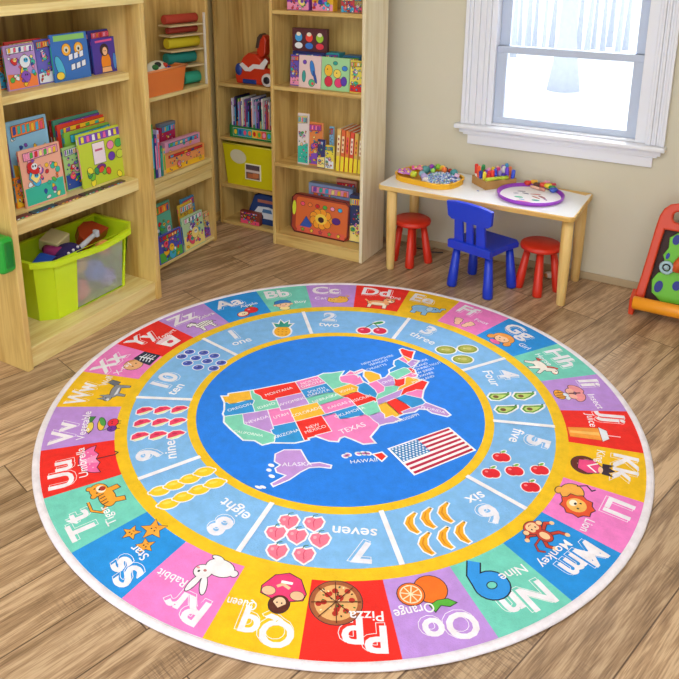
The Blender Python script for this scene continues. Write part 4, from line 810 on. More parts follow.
# --- books on the tall narrow bookcase
M2 = Matrix.Translation((-2.80, 2.735, 0)) @ Matrix.Rotation(.03, 4, 'Z')
def on2(px0, px1, pyb, pyt, zs, d, lab, base, seed, t=.012, lean=.10, kind='', group='books on the tall narrow bookcase', pyr=None, w=None, **k):
    x = -2.77+d
    a = at(px0, pyb, x=x); b = at(px1, pyr if pyr else pyb, x=x); h = at((px0+px1)/2, pyt, x=x).z-zs
    return book(lab, (x, (a.y+b.y)/2, zs+.0005), QL+.03, w or abs(b.y-a.y), h, t, base, seed, lean, kind, group, **k)
zb = .03
on2(183, 197, 243, 203, zb, -.06, 'yellow and black picture book standing at the back of the bottom shelf', '#e8c43c', 31, pyr=236)
on2(186, 199, 240, 197, zb, -.085, 'orange and blue picture book at the very back of the bottom shelf', '#4c9cd0', 32, pyr=233)
on2(157, 176, 260, 203, zb, -.045, 'teal green picture book at the back left of the bottom shelf', '#5cb8a0', 33, pyr=246)
on2(160, 184, 262, 232, zb, .005, 'blue and violet picture book at the front left of the bottom shelf', '#4a56c8', 34, pyr=246)
on2(185, 206, 246, 214, zb, .0, 'pale mint picture book with a red crab at the front of the bottom shelf', '#b8dcb0', 35, pyr=236)
on2(203, 212, 238, 212, zb, -.03, 'slim beige picture book at the right end of the bottom shelf', '#d8b884', 36, pyr=232)
# ================================================================== bins, boxes and toys on the shelves
def RY(y, x0, y0, x1, y1):       # photo rectangle -> x0, x1, z0, z1 on the plane y
    a = at(x0, y1, y=y); b = at(x1, y1, y=y); c = at((x0+x1)/2, y0, y=y); return a.x, b.x, (a.z+b.z)/2, c.z
plas = lambda n, c, **k: mat(n, c, k.pop('rough', .32), **k)
# --- lime bin with a clear front window
LIME = plas('lime_plastic', '#d2f024', rough=.3); LIME.node_tree.nodes['Principled BSDF'].inputs['Subsurface Weight'].default_value = .6; LIME.node_tree.nodes['Principled BSDF'].inputs['Subsurface Radius'].default_value = (.05, .05, .02)
bin_ = thing('storage_bin', 'big lime green storage bin with a clear front in the low bookcase', 'storage bin', (-2.755, 2.338, .096))
def tub(bm, sx0, sx1, sy, h, t, cut=.05, mi=0, M=None, flare=.03, skip=None, dip=0):
    """open tub with chamfered corners; x depth, y width"""
    def ringp(k, z, o):   # k 0..1 height
        a, b, w = sx0-flare*k*.6, sx1+flare*k, sy/2+flare*k
        a += o; b -= o; w -= o; c = cut
        return [(a, -w, z), (b-c, -w, z), (b, -w+c, z), (b, w-c, z), (b-c, w, z), (a, w, z)]
    tb = bmesh.new(); R = [ringp(0, 0, 0), ringp(1, h, 0), ringp(1, h, t), ringp(0, t, t)]
    V = [[tb.verts.new(p) for p in r] for r in R]
    if dip:
        for r in (1, 2):
            for i in (2, 3): pass
    for q in range(3):
        for i in range(6):
            if skip and (q, i) in skip: continue
            tb.faces.new([V[q][i], V[q][(i+1) % 6], V[q+1][(i+1) % 6], V[q+1][i]])
    tb.faces.new(V[0][::-1]); tb.faces.new(V[3]); bmesh.ops.recalc_face_normals(tb, faces=tb.faces)
    return merge(bm, tb, M, mi)
BH = .30
f = newbm(); tub(f, -.14, .11, .53, BH, .006, .06, skip={(0, 2), (2, 2)})
# frame round the window in the front wall
fx0, fx1 = .11, .14; yw = .265
for (a, b_) in ((-.208, -.095), (.195, .212)):
    tt = bmesh.new(); vs = [tt.verts.new(p) for p in ((.111, a, 0), (.111, b_, 0), (.1405, b_*1.02, BH), (.1405, a*1.11, BH))]; tt.faces.new(vs)
    r_ = bmesh.ops.extrude_face_region(tt, geom=tt.faces[:]); bmesh.ops.translate(tt, vec=(-.006, 0, 0), verts=[v for v in r_['geom'] if isinstance(v, bmesh.types.BMVert)]); bmesh.ops.recalc_face_normals(tt, faces=tt.faces); merge(f, tt)
obj('tub', f, LIME, bin_)
f = newbm()
rim = lambda o, z: [(-.158-o, -.295-o, z), (.14-.06, -.295-o, z), (.14+o, -.235, z), (.14+o, -.09, z-.012), (.14+o, .05, z-.022), (.14+o, .16, z-.012), (.14+o, .235, z), (.14-.06, .295+o, z), (-.158-o, .295+o, z)]
tt = bmesh.new(); RR = [[tt.verts.new(p) for p in rim(o, z)] for o, z in ((.0, BH-.02), (.016, BH-.022), (.018, BH+.004), (.002, BH+.006), (-.006, BH), (-.006, BH-.01))]
for q in range(6):
    for i in range(9): tt.faces.new([RR[q][i], RR[q][(i+1) % 9], RR[(q+1) % 6][(i+1) % 9], RR[(q+1) % 6][i]]).smooth = False
bmesh.ops.recalc_face_normals(tt, faces=tt.faces); merge(f, tt); obj('rim', f, LIME, bin_)
clear = mat('frosted_clear_plastic', '#f4f6ff', .3, trans=.82); clear.node_tree.nodes['Principled BSDF'].inputs['IOR'].default_value = 1.15
f = newbm(); tt = bmesh.new(); vs = [tt.verts.new(p) for p in ((.108, -.094, .008), (.108, .195, .008), (.135, .196, BH-.026), (.135, -.102, BH-.022))]; tt.faces.new(vs)
r_ = bmesh.ops.extrude_face_region(tt, geom=tt.faces[:]); bmesh.ops.translate(tt, vec=(-.004, 0, 0), verts=[v for v in r_['geom'] if isinstance(v, bmesh.types.BMVert)]); bmesh.ops.recalc_face_normals(tt, faces=tt.faces); merge(f, tt); obj('front_window', f, clear, bin_)
f = newbm(); box(f, (.0, .298, .14), (.035, .318, .23), bev=.006); obj('handle_latch', f, plas('dusty_pink_plastic', '#c49aa0'), bin_)
def inbin(name, lab, cat, loc, fn, m, rot=(0, 0, 0)):
    o = obj(name, fn, m, None, (bin_.location.x+loc[0], bin_.location.y+loc[1], bin_.location.z+loc[2]), rot); return tag(o, lab, cat)
f = newbm(); box(f, (-.05, -.05, -.045), (.05, .05, .045), bev=.02, seg=3, col='#ffffff'); inbin('toy_block', 'blue rounded toy block at the left of the lime bin', 'toy', (.03, -.19, .235), f, plas('toy_blue', '#1f4fb4'), (.3, .2, .4))
f = newbm(); t0 = thing('soft_doll', 'dark violet soft toy with white spots lying on top of the lime bin', 'soft toy', (bin_.location.x+.06, bin_.location.y-.08, bin_.location.z+.27), (.15, .1, .5))
ball(f, (0, 0, 0), .058, s=(1.1, 1.3, .62), n=18); ball(f, (-.01, -.085, .004), .032, s=(1, 1.2, .7), n=14); obj('body', f, mat('navy_felt', '#2c1f5c', .9, bump=.3), t0)
for p in ((.034, -.02, .032), (.042, .016, .029), (.022, -.05, .031)): f = newbm(); ball(f, p, .007, n=8); obj('spot', f, mat('white_felt', '#e9e6ee', .9), t0)
f = newbm(); tube(f, [(0, 0, 0), (.02, .03, .0), (.02, .07, .0), (-.01, .1, .0)], [.02, .03, .028, .015], n=12); inbin('plush_arm', 'magenta plush piece curled behind the violet soft toy', 'soft toy', (-.04, -.12, .285), f, mat('magenta_felt', '#8c2262', .9, bump=.3), (0, .2, -1.3))
f = newbm(); tube(f, [(0, 0, 0), (.0, .03, .01), (.0, .1, .035)], [.012, .013, .012], n=10); box(f, (-.014, .1, .02), (.014, .12, .055), bev=.004); inbin('toy_spatula', 'pale grey toy spatula sticking up out of the lime bin', 'toy', (.06, -.01, .27), f, plas('pale_grey_plastic', '#c9ccd8'))
f = newbm(); box(f, (-.05, -.055, -.03), (.05, .055, .03), bev=.006); inbin('toy_box', 'cream toy box tilted at the back of the lime bin', 'toy', (-.08, -.035, .285), f, plas('cream_plastic', '#ddd3a2'), (.2, .2, .3))
f = newbm(); prism(f, [(-.085, -.05), (.085, -.055), (.06, .03), (.02, .055), (-.03, .05), (-.07, .01)], -.035, .035, bev=.006); inbin('toy_pot', 'big brown red toy piece at the right of the lime bin', 'toy', (-.03, .13, .275), f, plas('brick_red_plastic', '#a03a1a'), (.5, -.15, PI/2+.15))
for k, (y, z, r, c, lb) in enumerate(((-.04, .065, .058, '#f48a52', 'orange toy ball low behind the clear front of the lime bin'), (.075, .12, .055, '#6d9be0', 'blue toy ball in the middle behind the clear front of the lime bin'), (-.02, .19, .045, '#f6d83c', 'yellow toy ball high behind the clear front of the lime bin'), (.145, .215, .042, '#f2a85c', 'small orange toy ball at the right behind the clear front of the lime bin'), (.15, .06, .048, '#b8b4e4', 'lilac toy ball low at the right behind the clear front of the lime bin'))):
    f = newbm(); ball(f, (0, 0, 0), r, n=20); inbin('toy_ball', lb, 'ball', (.052, y, z), f, plas('ball_%d' % k, c))
# --- green caddy hung on the near side of the low bookcase
GREEN = plas('green_plastic', '#1f9c2f')
gc = thing('hanging_caddy', 'green plastic caddy hanging on the near side of the low bookcase at the left edge', 'caddy', (-2.61, 1.806, .485))
f = newbm(); box(f, (-.16, -.045, 0), (.118, .03, .150), bev=.022, seg=4); obj('pocket', f, GREEN, gc)
f = newbm(); box(f, (.105, -.025, .025), (.123, .012, .135), bev=.006, seg=2); obj('side_rib', f, plas('dark_green_plastic', '#12741f'), gc)
# --- tall narrow bookcase, top shelf: mats on a stand, orange bin with a toy
def P2(d, y, z): v = M2 @ Vector((d, 0, 0)); return (v.x, y, z)
st = thing('mat_rack', 'small rack of rolled red, yellow and green mats on the narrow bookcase', 'rack', (-2.858, 3.315, .9755), (0, 0, -.2))
f = newbm(); box(f, (.055, .118, 0), (.068, .128, .405), bev=.002); obj('rack_post', f, plas('white_plastic', '#e8e2d4'), st)
f = newbm(); box(f, (-.06, .118, 0), (-.05, .128, .405), bev=.002); obj('rack_post', f, plas('white_plastic', '#e8e2d4'), st)
RM = {k: mat('mat_foam_'+k, c, .75, bump=.15) for k, c in dict(red='#b5402c', dark='#9c3426', yellow='#cfc01c', teal='#17857c', mint='#2ba084', cream='#cdb98c').items()}
for k, (z, h, y0, y1, c) in enumerate(((.375, .026, -.11, .115, 'red'), (.315, .019, -.09, .115, 'dark'), (.245, .030, -.10, .12, 'yellow'), (.16, .032, -.11, .09, 'teal'), (.04, .034, .0, .115, 'mint'))):
    o = thing('rolled_mat', ['red rolled mat on the top of the mat rack', 'thin dark red rolled mat second from the top of the rack', 'yellow rolled mat in the middle of the rack', 'teal rolled mat fourth from the top of the rack', 'mint green rolled mat at the bottom of the rack beside the orange bin'][k], 'mat', (st.location.x, st.location.y, st.location.z+z), (0, 0, -.2), 'rolled mats on the rack')
    f = newbm(); tube(f, [(0, y0, 0), (0, y0+.004, 0), (0, y1-.004, 0), (0, y1, 0)], [h*.85, h, h, h*.85], n=20); obj('roll', f, RM[c], o)
    f = newbm(); tube(f, [(0, y1-.001, 0), (0, y1+.002, 0)], h*.45, n=14); obj('roll_end', f, RM['cream' if k != 4 else 'teal'], o)
for z in (.343, .288, .205, .115):
    f = newbm(); box(f, (-.05, -.11, z-.006), (.055, .118, z+.004), bev=.001); obj('rack_shelf', f, RM['cream'], st)
OR = plas('orange_plastic', '#ee8440', rough=.35)
ob = thing('storage_bin', 'small orange storage bin on the narrow bookcase beside the rolled mats', 'storage bin', (-2.83, 3.07, .9755), (0, 0, .03))
f = newbm(); tub(f, -.085, .06, .32, .135, .005, .012, flare=.015); obj('tub', f, OR, ob)
f = newbm(); tube(f, [(-.094, -.175, .135), (.075, -.175, .135), (.075, .175, .135), (-.094, .175, .135)], .006, n=8, closed=True); obj('rim', f, plas('light_orange_plastic', '#f6a066'), ob)
f = newbm(); ball(f, (0, 0, 0), .062, s=(.8, 1.25, .8), n=24, col='#e9efe0')
A = Art()
o = obj('toy_bus', f, PRINT, None, (-2.83, 3.075, .9755+.125)); 
f2 = newbm(); 
tag(o, 'white rounded toy with green and blue patches in the orange bin', 'toy')
for k, (y, z, c) in enumerate(((-.04, .02, '#2f7a3c'), (-.005, -.008, '#2f7a3c'), (.03, .022, '#d0402c'), (.062, .0, '#2438a8'), (-.02, .032, '#20242c'), (.02, -.02, '#20242c'))):
    g = newbm(); ball(g, (.03, y, z), .02, s=(1, 1, .8), n=10); q = obj('patch', g, plas('patch_'+c[1:], c), o)
# --- narrow bookcase, middle shelf
def carton(label, loc, rz, w, h, d, base, seed, kind='', cat='box', name='game_box', group=None, lid=None, rx=0, dark=None):
    """box standing with its printed front toward local -y"""
    o = thing(name, label, cat, loc, (rx, 0, rz), group); f = newbm(); box(f, (-w/2, 0, 0), (w/2, d, h), col=base, bev=.0015, seg=1)
    A = Art(); cover(A, w*.96, h*.98, base, seed, kind); A.emit(f, lambda x, y, z: (x, -.0004-z, y), dz=.00006)
    A = Art(); r = random.Random(seed); A.poly([(-d*.35, h*.15), (d*.35, h*.15), (d*.35, h*.8), (-d*.35, h*.8)], PAL[r.randrange(12)]); A.emit(f, lambda x, y, z: (-w/2-.0004-z, d/2+x, y))
    obj('box_body', f, PRINT, o)
    if lid: f = newbm(); box(f, (-w/2-.002, -.0025, h-.018), (w/2+.002, d+.002, h+.002), col=lid, bev=.001, seg=1); obj('box_lid', f, PRINT, o)
    return o
zm_ = .5305
def xbox(lab, p0, p1, pt, x, d, base, seed, zs=zm_, **k):
    a = at(p0, 178, x=x); b = at(p1, 162, x=x); h = at((p0+p1)/2, pt, x=x).z-zs
    return carton(lab, (x, (a.y+b.y)/2, zs), QL, abs(b.y-a.y), h, d, base, seed, **k)
xbox('orange and yellow game box at the front of the narrow bookcase', 166, 205, 149, -2.785, .035, '#f0a05c', 41)
xbox('pink and lilac game box standing behind the orange and yellow one', 167, 201, 137, -2.83, .035, '#e6a4cc', 42)
xbox('magenta box with a grey lid at the back of the narrow bookcase', 163, 177, 122, -2.895, .03, '#b81f5c', 43, lid='#6f7c94')
G2 = 'books upright on the narrow bookcase'
for k, (y, h, c, lb) in enumerate(((2.955, .30, '#3f9c50', 'tall green topped book upright at the left of the narrow bookcase'), (2.977, .24, '#3c3c9a', 'dark blue book upright beside the green topped one'), (2.999, .26, '#c8bce8', 'pale lilac book upright in the narrow bookcase'), (3.02, .17, '#2f8c86', 'short teal book upright next to the game boxes'), (3.04, .15, '#e8c06a', 'short tan book upright touching the game boxes'))):
    book(lb, (-2.835, y, zm_), PI, .13, h, .016, c, 50+k, group=G2)
# --- corner bookcase
t0 = thing('toy_fire_car', 'red toy car with white trim and a raised lever on the corner bookcase', 'toy car', (-2.665, YM+.09, .9255))
RED = plas('toy_red', '#cf3a1e'); WHT = plas('toy_white', '#ece8e6'); BLU = plas('toy_navy', '#26408c'); BLK = plas('toy_black', '#20202a'); CRM = plas('toy_cream', '#d8c46a')
f = newbm(); prism(f, [(-.15, .0), (.19, .0), (.19, .105), (.05, .105), (.04, .15), (.0, .185), (-.06, .19), (-.1, .16), (-.135, .09), (-.16, .05)], -.05, .05, M=T(rx=PI/2), bev=.01); obj('body', f, RED, t0)
f = newbm(); prism(f, [(-.04, .08), (-.01, .10), (.06, .10), (.09, .15), (.07, .165), (.03, .125), (-.02, .125), (-.055, .10), (-.1, .13), (-.12, .115), (-.08, .08)], .05, .056, M=T(rx=PI/2)); obj('white_stripe', f, WHT, t0)
f = newbm(); prism(f, rrect(-.03, 0, .03, .13, .028), -.03, .03, M=T(.02, 0, .17, rx=PI/2, rz=0) @ T(rz=-.1), bev=.006); obj('lever', f, RED, t0)
f = newbm(); prism(f, [(-.034, .05), (-.02, .115), (.0, .137), (.02, .125), (.0, .1), (-.012, .05)], -.026, .034, M=T(.02, 0, .17, rx=PI/2), bev=.003); obj('lever_trim', f, plas('lever_trim_brown', '#4a3c34'), t0)
f = newbm(); ball(f, (-.13, -.045, .085), .035, s=(.8, .5, 1.1), n=14); obj('lamp', f, BLU, t0)
f = newbm(); box(f, (-.1, -.054, .004), (.0, -.046, .03), bev=.002); obj('bumper_band', f, BLU, t0)
for x in (.09,):
    f = newbm(); lathe(f, [(0, 0), (.036, 0), (.04, .004), (.04, .016), (.036, .02), (0, .02)], M=T(x, -.052, .038, rx=PI/2)); w_ = obj('wheel', f, WHT, t0)
    f = newbm(); lathe(f, [(0, 0), (.022, 0), (.022, .003), (0, .003)], M=T(x, -.072, .038, rx=PI/2)); obj('hub', f, BLK, w_)
f = newbm(); box(f, (.08, -.045, .106), (.16, .045, .13), bev=.005); obj('seat', f, CRM, t0)
# magazine caddy
t0 = thing('magazine_caddy', 'green magazine caddy with a rainbow front band on the corner bookcase', 'magazine holder', (-2.675, YM+.02, .5835))
f = newbm()
box(f, (-.185, 0, 0), (.185, .006, .075), bev=.001); box(f, (-.185, .006, 0), (.185, .18, .006)); box(f, (-.185, .18, 0), (.185, .186, .16))
for s in (-1, 1): prism(f, [(0, 0), (.186, 0), (.186, .17), (.12, .17), (0, .075)], -.003, .003, M=T(s*.186, 0, 0, rx=PI/2, rz=PI/2))
obj('tray', f, plas('dark_green_box', '#1f8040'), t0)
f = newbm(); A = Art(); A.l = 1
for k, c in enumerate(('#1f9c6a', '#2a8fd0', '#1a9cc0', '#2cb0a8', '#f0d030', '#f49a2c', '#e8584a', '#58b440')):
    A.poly([(-.16+.036*k, .014), (-.124+.036*k, .014), (-.124+.036*k, .062), (-.16+.036*k, .062)], c)
    A.poly(ell(-.142+.036*k, .038, .011, .016), PAL[(k*5+2) % 12])
box(f, (-.162, -.002, .012), (.13, 0, .064), col='#e8e0c8'); A.emit(f, lambda x, y, z: (x, -.0024-z, y), dz=.00006); obj('label_band', f, PRINT, t0)
MC = ['#e8e0f0', '#2a2848', '#b88cc8', '#f0ece8', '#7a5ca0', '#302848', '#e8e4f4', '#c8a0d0', '#3a3058', '#f4f0e8', '#d85a6c', '#efe8d8', '#2c8a50', '#b4506a']
for k in range(14):
    h = .235+.018*math.sin(k*2.3); book(['white', 'black', 'mauve', 'ivory', 'purple', 'ink blue', 'pale lilac', 'pink lilac', 'plum', 'cream', 'red', 'beige', 'green', 'rose'][k]+' edged magazine in the green caddy, number %s from its left side' % ['first', 'second', 'third', 'fourth', 'fifth', 'sixth', 'seventh', 'eighth', 'ninth', 'tenth', 'eleventh', 'twelfth', 'thirteenth', 'last'][k],
         (-2.675-.172+.0253*k, YM+.11, .5905), PI/2, .155, h, .009, MC[k], 60+k, group='magazines in the green caddy', name='magazine', cat='magazine', pages=False)
# yellow bin
t0 = thing('storage_bin', 'yellow storage bin with an oval sticker in the corner bookcase', 'storage bin', (-2.69, YM+.012, .2725))
YL = plas('yellow_plastic', '#d8cc10', rough=.4)
f = newbm()
tt = bmesh.new(); a, b_ = .205, .228
vs = lambda q, o, z, y0, y1: [tt.verts.new(p) for p in ((-q+o, y0+o, z), (q-o, y0+o, z), (q-o, y1-o, z), (-q+o, y1-o, z))]
V_ = [vs(a, 0, 0, .012, .22), vs(b_, 0, .268, 0, .24), vs(b_, .006, .268, 0, .24), vs(a, .006, .006, .012, .22)]
for q in range(3):
    for i in range(4): tt.faces.new([V_[q][i], V_[q][(i+1) % 4], V_[q+1][(i+1) % 4], V_[q+1][i]])
tt.faces.new(V_[0][::-1]); tt.faces.new(V_[3]); bmesh.ops.recalc_face_normals(tt, faces=tt.faces); merge(f, tt); obj('tub', f, YL, t0)
f = newbm(); tube(f, [(-b_, 0, .268), (b_, 0, .268), (b_, .24, .268), (-b_, .24, .268)], .005, n=8, closed=True); obj('rim', f, plas('pale_yellow_plastic', '#e6dc50'), t0)
f = newbm(); prism(f, ell(-.11, .19, .062, .045, -.15), .0, .002, M=T(0, .0035, 0, rx=PI/2)); obj('oval_sticker', f, plas('sticker_grey_white', '#d9d3b4', rough=.6), t0)
f = newbm(); box(f, (-.06, .0015, .05), (.06, .008, .155), bev=.002, col='#f0ecd8'); A = Art(); A.l = 1
for (p0, q0, p1, q1, c) in ((-.052, .057, .052, .148, '#7a5a4a'), (-.052, .12, .052, .148, '#5c4a52'), (-.052, .10, .052, .115, '#d8c8c0'), (-.04, .062, .03, .09, '#b8683c'), (.0, .07, .045, .098, '#c87a4a')): A.poly([(p0, q0), (p1, q0), (p1, q1), (p0, q1)], c)
A.emit(f, lambda x, y, z: (x, .0012-z, y), dz=.0001); obj('picture_card', f, PRINT, t0)
# bottom: blue carry case and small box
t0 = thing('carry_case', 'navy blue carry case with a white printed car at the bottom of the corner bookcase', 'case', (-2.60, YM+.10, .0225))
f = newbm(); prism(f, [(-.17, 0), (.14, 0), (.14, .195), (-.06, .205), (-.11, .19), (-.15, .1), (-.17, .05)], -.05, .05, M=T(rx=PI/2), bev=.008); obj('case_body', f, mat('navy_fabric', '#1f3c78', .7, bump=.2), t0)
f = newbm(); prism(f, [(-.1, .045), (.12, .045), (.12, .11), (.04, .115), (.0, .125), (-.08, .12), (-.11, .08)], .05, .054, M=T(rx=PI/2), col='#dfe6ee'); A = Art(); A.l = 1
for x in (-.06, .06): A.e(x, .055, .02, .02, '#2a3448'); A.e(x, .055, .009, .009, '#c8d0dc')
A.poly([(-.05, .085), (.03, .085), (.02, .11), (-.04, .11)], '#4a7ab0'); A.poly([(-.08, .15), (.1, .15), (.1, .17), (-.08, .17)], '#b06a58')
A.emit(f, lambda x, y, z: (x, -.0545-z, y), dz=.0001); obj('printed_car', f, PRINT, t0)
carton('small brown red box in front of the navy carry case', (-2.722, YM+.012, .0225), 0, .15, .085, .03, '#8a3a2c', 71)
# --- tall bookcase by the table
def front(label, x0, x1, yt, yb, y, zs, base, seed, kind='', t=.012, lean=.06, group=None, **k):
    a = at(x0, yb, y=y); b = at(x1, yb, y=y); h = at((x0+x1)/2, yt, y=y).z-zs
    return book(label, ((a.x+b.x)/2, y, zs+.0005), 0, abs(b.x-a.x), h, t, base, seed, lean, kind, group, **k)
def fbox(label, x0, x1, yt, yb, y, zs, d, base, seed, kind='', **k):
    a = at(x0, yb, y=y); b = at(x1, yb, y=y); h = at((x0+x1)/2, yt, y=y).z-zs
    return carton(label, ((a.x+b.x)/2, y, zs+.0005), 0, abs(b.x-a.x), h, d, base, seed, kind, **k)
zt = 1.396
fbox('violet and magenta game box at the left of the top shelf beside the table', 287, 309, -14, 10, YR+.05, zt, .05, '#8a3cae', 81)
fbox('yellow and red game box in the middle of the top shelf beside the table', 312, 333, -14, 11, YR+.05, zt, .05, '#e8b42c', 82)
fbox('dark red box at the right of the top shelf beside the table', 341, 354, -2, 12, YR+.06, zt, .05, '#c8404c', 83)
fbox('small olive and white box at the right end of the top shelf', 354.5, 362, -2, 12, YR+.065, zt, .05, '#b8a860', 84)
z3 = .97
GS = 'picture books on the upper shelf beside the table'
db = fbox('dark blue box standing under the cartoon figure tin', 293, 325, 52, 84, YR+.085, z3, .06, '#28306c', 85)
tn = carton('tin printed with three bright cartoon figures on top of the dark blue box', (db.location.x-.002, YR+.095, z3+(at(309, 52, y=YR+.085).z-z3)+.001), 0, .225, .128, .03, '#5a2c34', 86, 'tin', name='picture_tin', cat='tin')
front('violet and blue picture book at the left end behind the pale pink card', 290, 299, 55, 82, YR+.065, z3, '#6a58c0', 87, group=GS)
front('pale pink picture book with blue fishes beside the green duck cover', 298.5, 320.5, 56, 84, YR+.04, z3, '#ecd0cc', 88, 'fishes', group=GS)
front('mint green picture book with bright ducks and bubbles on the cover', 321, 348.5, 58, 88, YR+.04, z3, '#a4d89c', 89, 'ducks', group=GS)
front('yellow picture book at the right end of the upper shelf beside the table', 349.5, 362.5, 61, 90, YR+.04, z3, '#ecdc5a', 90, group=GS)
fbox('teal box lying behind the mint green duck cover', 325, 339, 53, 84, YR+.10, z3, .07, '#2f98a8', 91)
fbox('dark teal box behind the yellow picture book', 343, 360, 56, 86, YR+.10, z3, .07, '#2f6c98', 92)
z4 = .515
GT = 'books standing on the shelf above the orange case'
front('tall white spined book with orange flames, leftmost on its shelf', 297.5, 308, 114, 160, YR+.05, z4, '#e8dcd8', 93, group=GT, lean=.03)
front('wide orange and red patterned book beside the tall white one', 308.5, 322, 123, 162, YR+.065, z4, '#e88a4a', 94, group=GT, lean=.03)
front('small navy book leaning beside the patterned orange one', 317, 324.5, 140, 163, YR+.035, z4, '#3c3c74', 95, group=GT, lean=.05)
front('small yellow spined book standing in front of the pale blue one', 325, 333.5, 146, 167.5, YR+.04, z4, '#f0dc4a', 96, group=GT, lean=.02)
front('tall pale blue book behind the small yellow spined one', 329, 333, 127, 166, YR+.075, z4, '#7ab4d8', 97, group=GT, lean=.02)
for k in range(6):
    x0 = at(335.5+4.2*k, 170, y=YR+.035).x
    o = thing('reference_book', ['first', 'second', 'third', 'fourth', 'fifth', 'last'][k]+' from the left of six red and yellow spined books in a row', 'book', (x0+.011, YR+.035+.002*k, z4+.0005), (0, .05, 0), 'six red and yellow spined books')
    h = .245-.004*k; f = newbm(); c_ = ['#e8c070', '#e06a3c', '#e88a3c', '#e0503c', '#d8b45a', '#c89a4a'][k]
    box(f, (-.011, 0, 0), (.011, .002, h), col=c_); box(f, (-.011, .002, 0), (-.0095, .17, h), col=c_); box(f, (.0095, .002, 0), (.011, .17, h), col=c_ if k < 5 else '#8a9a4c')
    A = Art(); A.l = 1; A.poly([(-.010, 0), (.010, 0), (.010, h*.36), (-.010, h*.36)], '#f2dc34'); A.poly([(-.007, h*.45), (.007, h*.45), (.007, h*.85), (-.007, h*.85)], ['#f8ecc8', '#f8e0b0', '#e8484c', '#f4e4d0', '#f09a3c', '#f8f0d8'][k])
    for j in range(3): A.poly(ell(0, h*(.52+.12*j), .004, .008), '#a83c34')
    A.emit(f, lambda x, y, z: (x, -.0004-z, y), dz=.00006); 
    if k == 5:
        B_ = Art(); cover(B_, .16, h, '#c8b050', 199); B_.emit(f, lambda x, y, z: (.0114+z, .085+x, y), dz=.00006)
    obj('cover', f, PRINT, o); f = newbm(); box(f, (-.0092, .0025, .002), (.0092, .166, h-.003)); obj('pages', f, PAGES, o)
z5 = .075
t0 = thing('play_case', 'orange carry case with a flower picture and rounded corners at the bottom of its bookcase', 'case', (-2.168, YR+.075, z5+.0005), (-.10, 0, 0))
f = newbm(); prism(f, rrect(-.195, 0, .195, .235, .028, 5), 0, .055, M=T(rx=PI/2, y=.055), col='#a8402c', bev=.006)
A = Art(); A.poly(rrect(-.165, .02, .185, .22, .02), '#de6c36'); A.l = 2; A.push(.01, 0, 1); cover(A, .34, .215, '#de6c36', 5, 'flower'); A.pop()
A.l = 60; A.poly(ell(-.177, .15, .013, .045), '#d8e83c'); A.emit(f, lambda x, y, z: (x, -.0006-z, y), dz=.00006); obj('case_shell', f, PRINT, t0)
f = newbm(); tube(f, [(-.195+.0, -.001, .03), (-.195, -.001, .21), (-.17, -.001, .235), (.17, -.001, .235), (.195, -.001, .21), (.195, -.001, .03), (.17, -.001, .002), (-.17, -.001, .002)], .004, n=6, closed=True, col='#5a1c1c'); obj('edge_piping', f, PRINT, t0)
fbox('blue and white game box lying against the back behind the orange case', 309, 352, 186, 240, YR+.175, z5, .045, '#8fa8d8', 101)
fbox('salmon pink box behind the blue and white game box', 336, 356, 180, 240, YR+.235, z5, .02, '#dc9a7c', 102)
fbox('navy box with red figures at the right of the bottom shelf', 349, 361.5, 196, 246, YR+.10, z5, .06, '#34406c', 103)
# ================================================================== play table
TZ = .489; tx0, tx1, ty0, ty1 = -1.752, -.702, 3.583, 4.022
tab = thing('play_table', 'low white topped childrens table with wooden edge and round wooden legs under the window', 'table', ((tx0+tx1)/2, (ty0+ty1)/2, 0))
hx, hy = (tx1-tx0)/2, (ty1-ty0)/2
f = newbm(); prism(f, rrect(-hx, -hy, hx, hy, .03, 6), TZ-.027, TZ-.0015, bev=.004); obj('table_edge', f, TWOOD, tab)
f = newbm(); prism(f, rrect(-hx+.007, -hy+.007, hx-.007, hy-.007, .025, 6), TZ-.003, TZ); obj('table_top', f, mat('white_laminate', '#f3f6fb', .25), tab)
f = newbm(); prism(f, [(-hx+.009, hy-.009), (-hx+.009, hy-.11), (-hx+.19, hy-.009)], TZ, TZ+.0006); obj('bare_wood_corner', f, TWOOD, tab)
f = newbm(); prism(f, [(hx-.009, hy-.009), (hx-.24, hy-.009), (hx-.03, hy-.06)], TZ, TZ+.0006); obj('bare_wood_corner', f, TWOOD, tab)
for (x, y) in ((-hx+.078, -hy+.032), (hx-.040, -hy+.062), (-hx+.055, hy-.045), (hx-.045, hy-.045)):
    f = newbm(); lathe(f, [(0, 0), (.019, 0), (.022, .004), (.024, .1), (.028, .25), (.028, TZ-.028), (0, TZ-.028)], M=T(x, y, 0)); obj('leg', f, TLEG, tab)
f = newbm(); box(f, (-.006, -.004, 0), (.006, .004, .0015), col='#4a7ac8', bev=.0006); v = at(478, 191, z=TZ); tag(obj('craft_bead', f, PRINT, None, (v.x, v.y, TZ+.0005), (0, 0, -.3)), 'tiny blue bead lying alone on the white table top', 'bead')

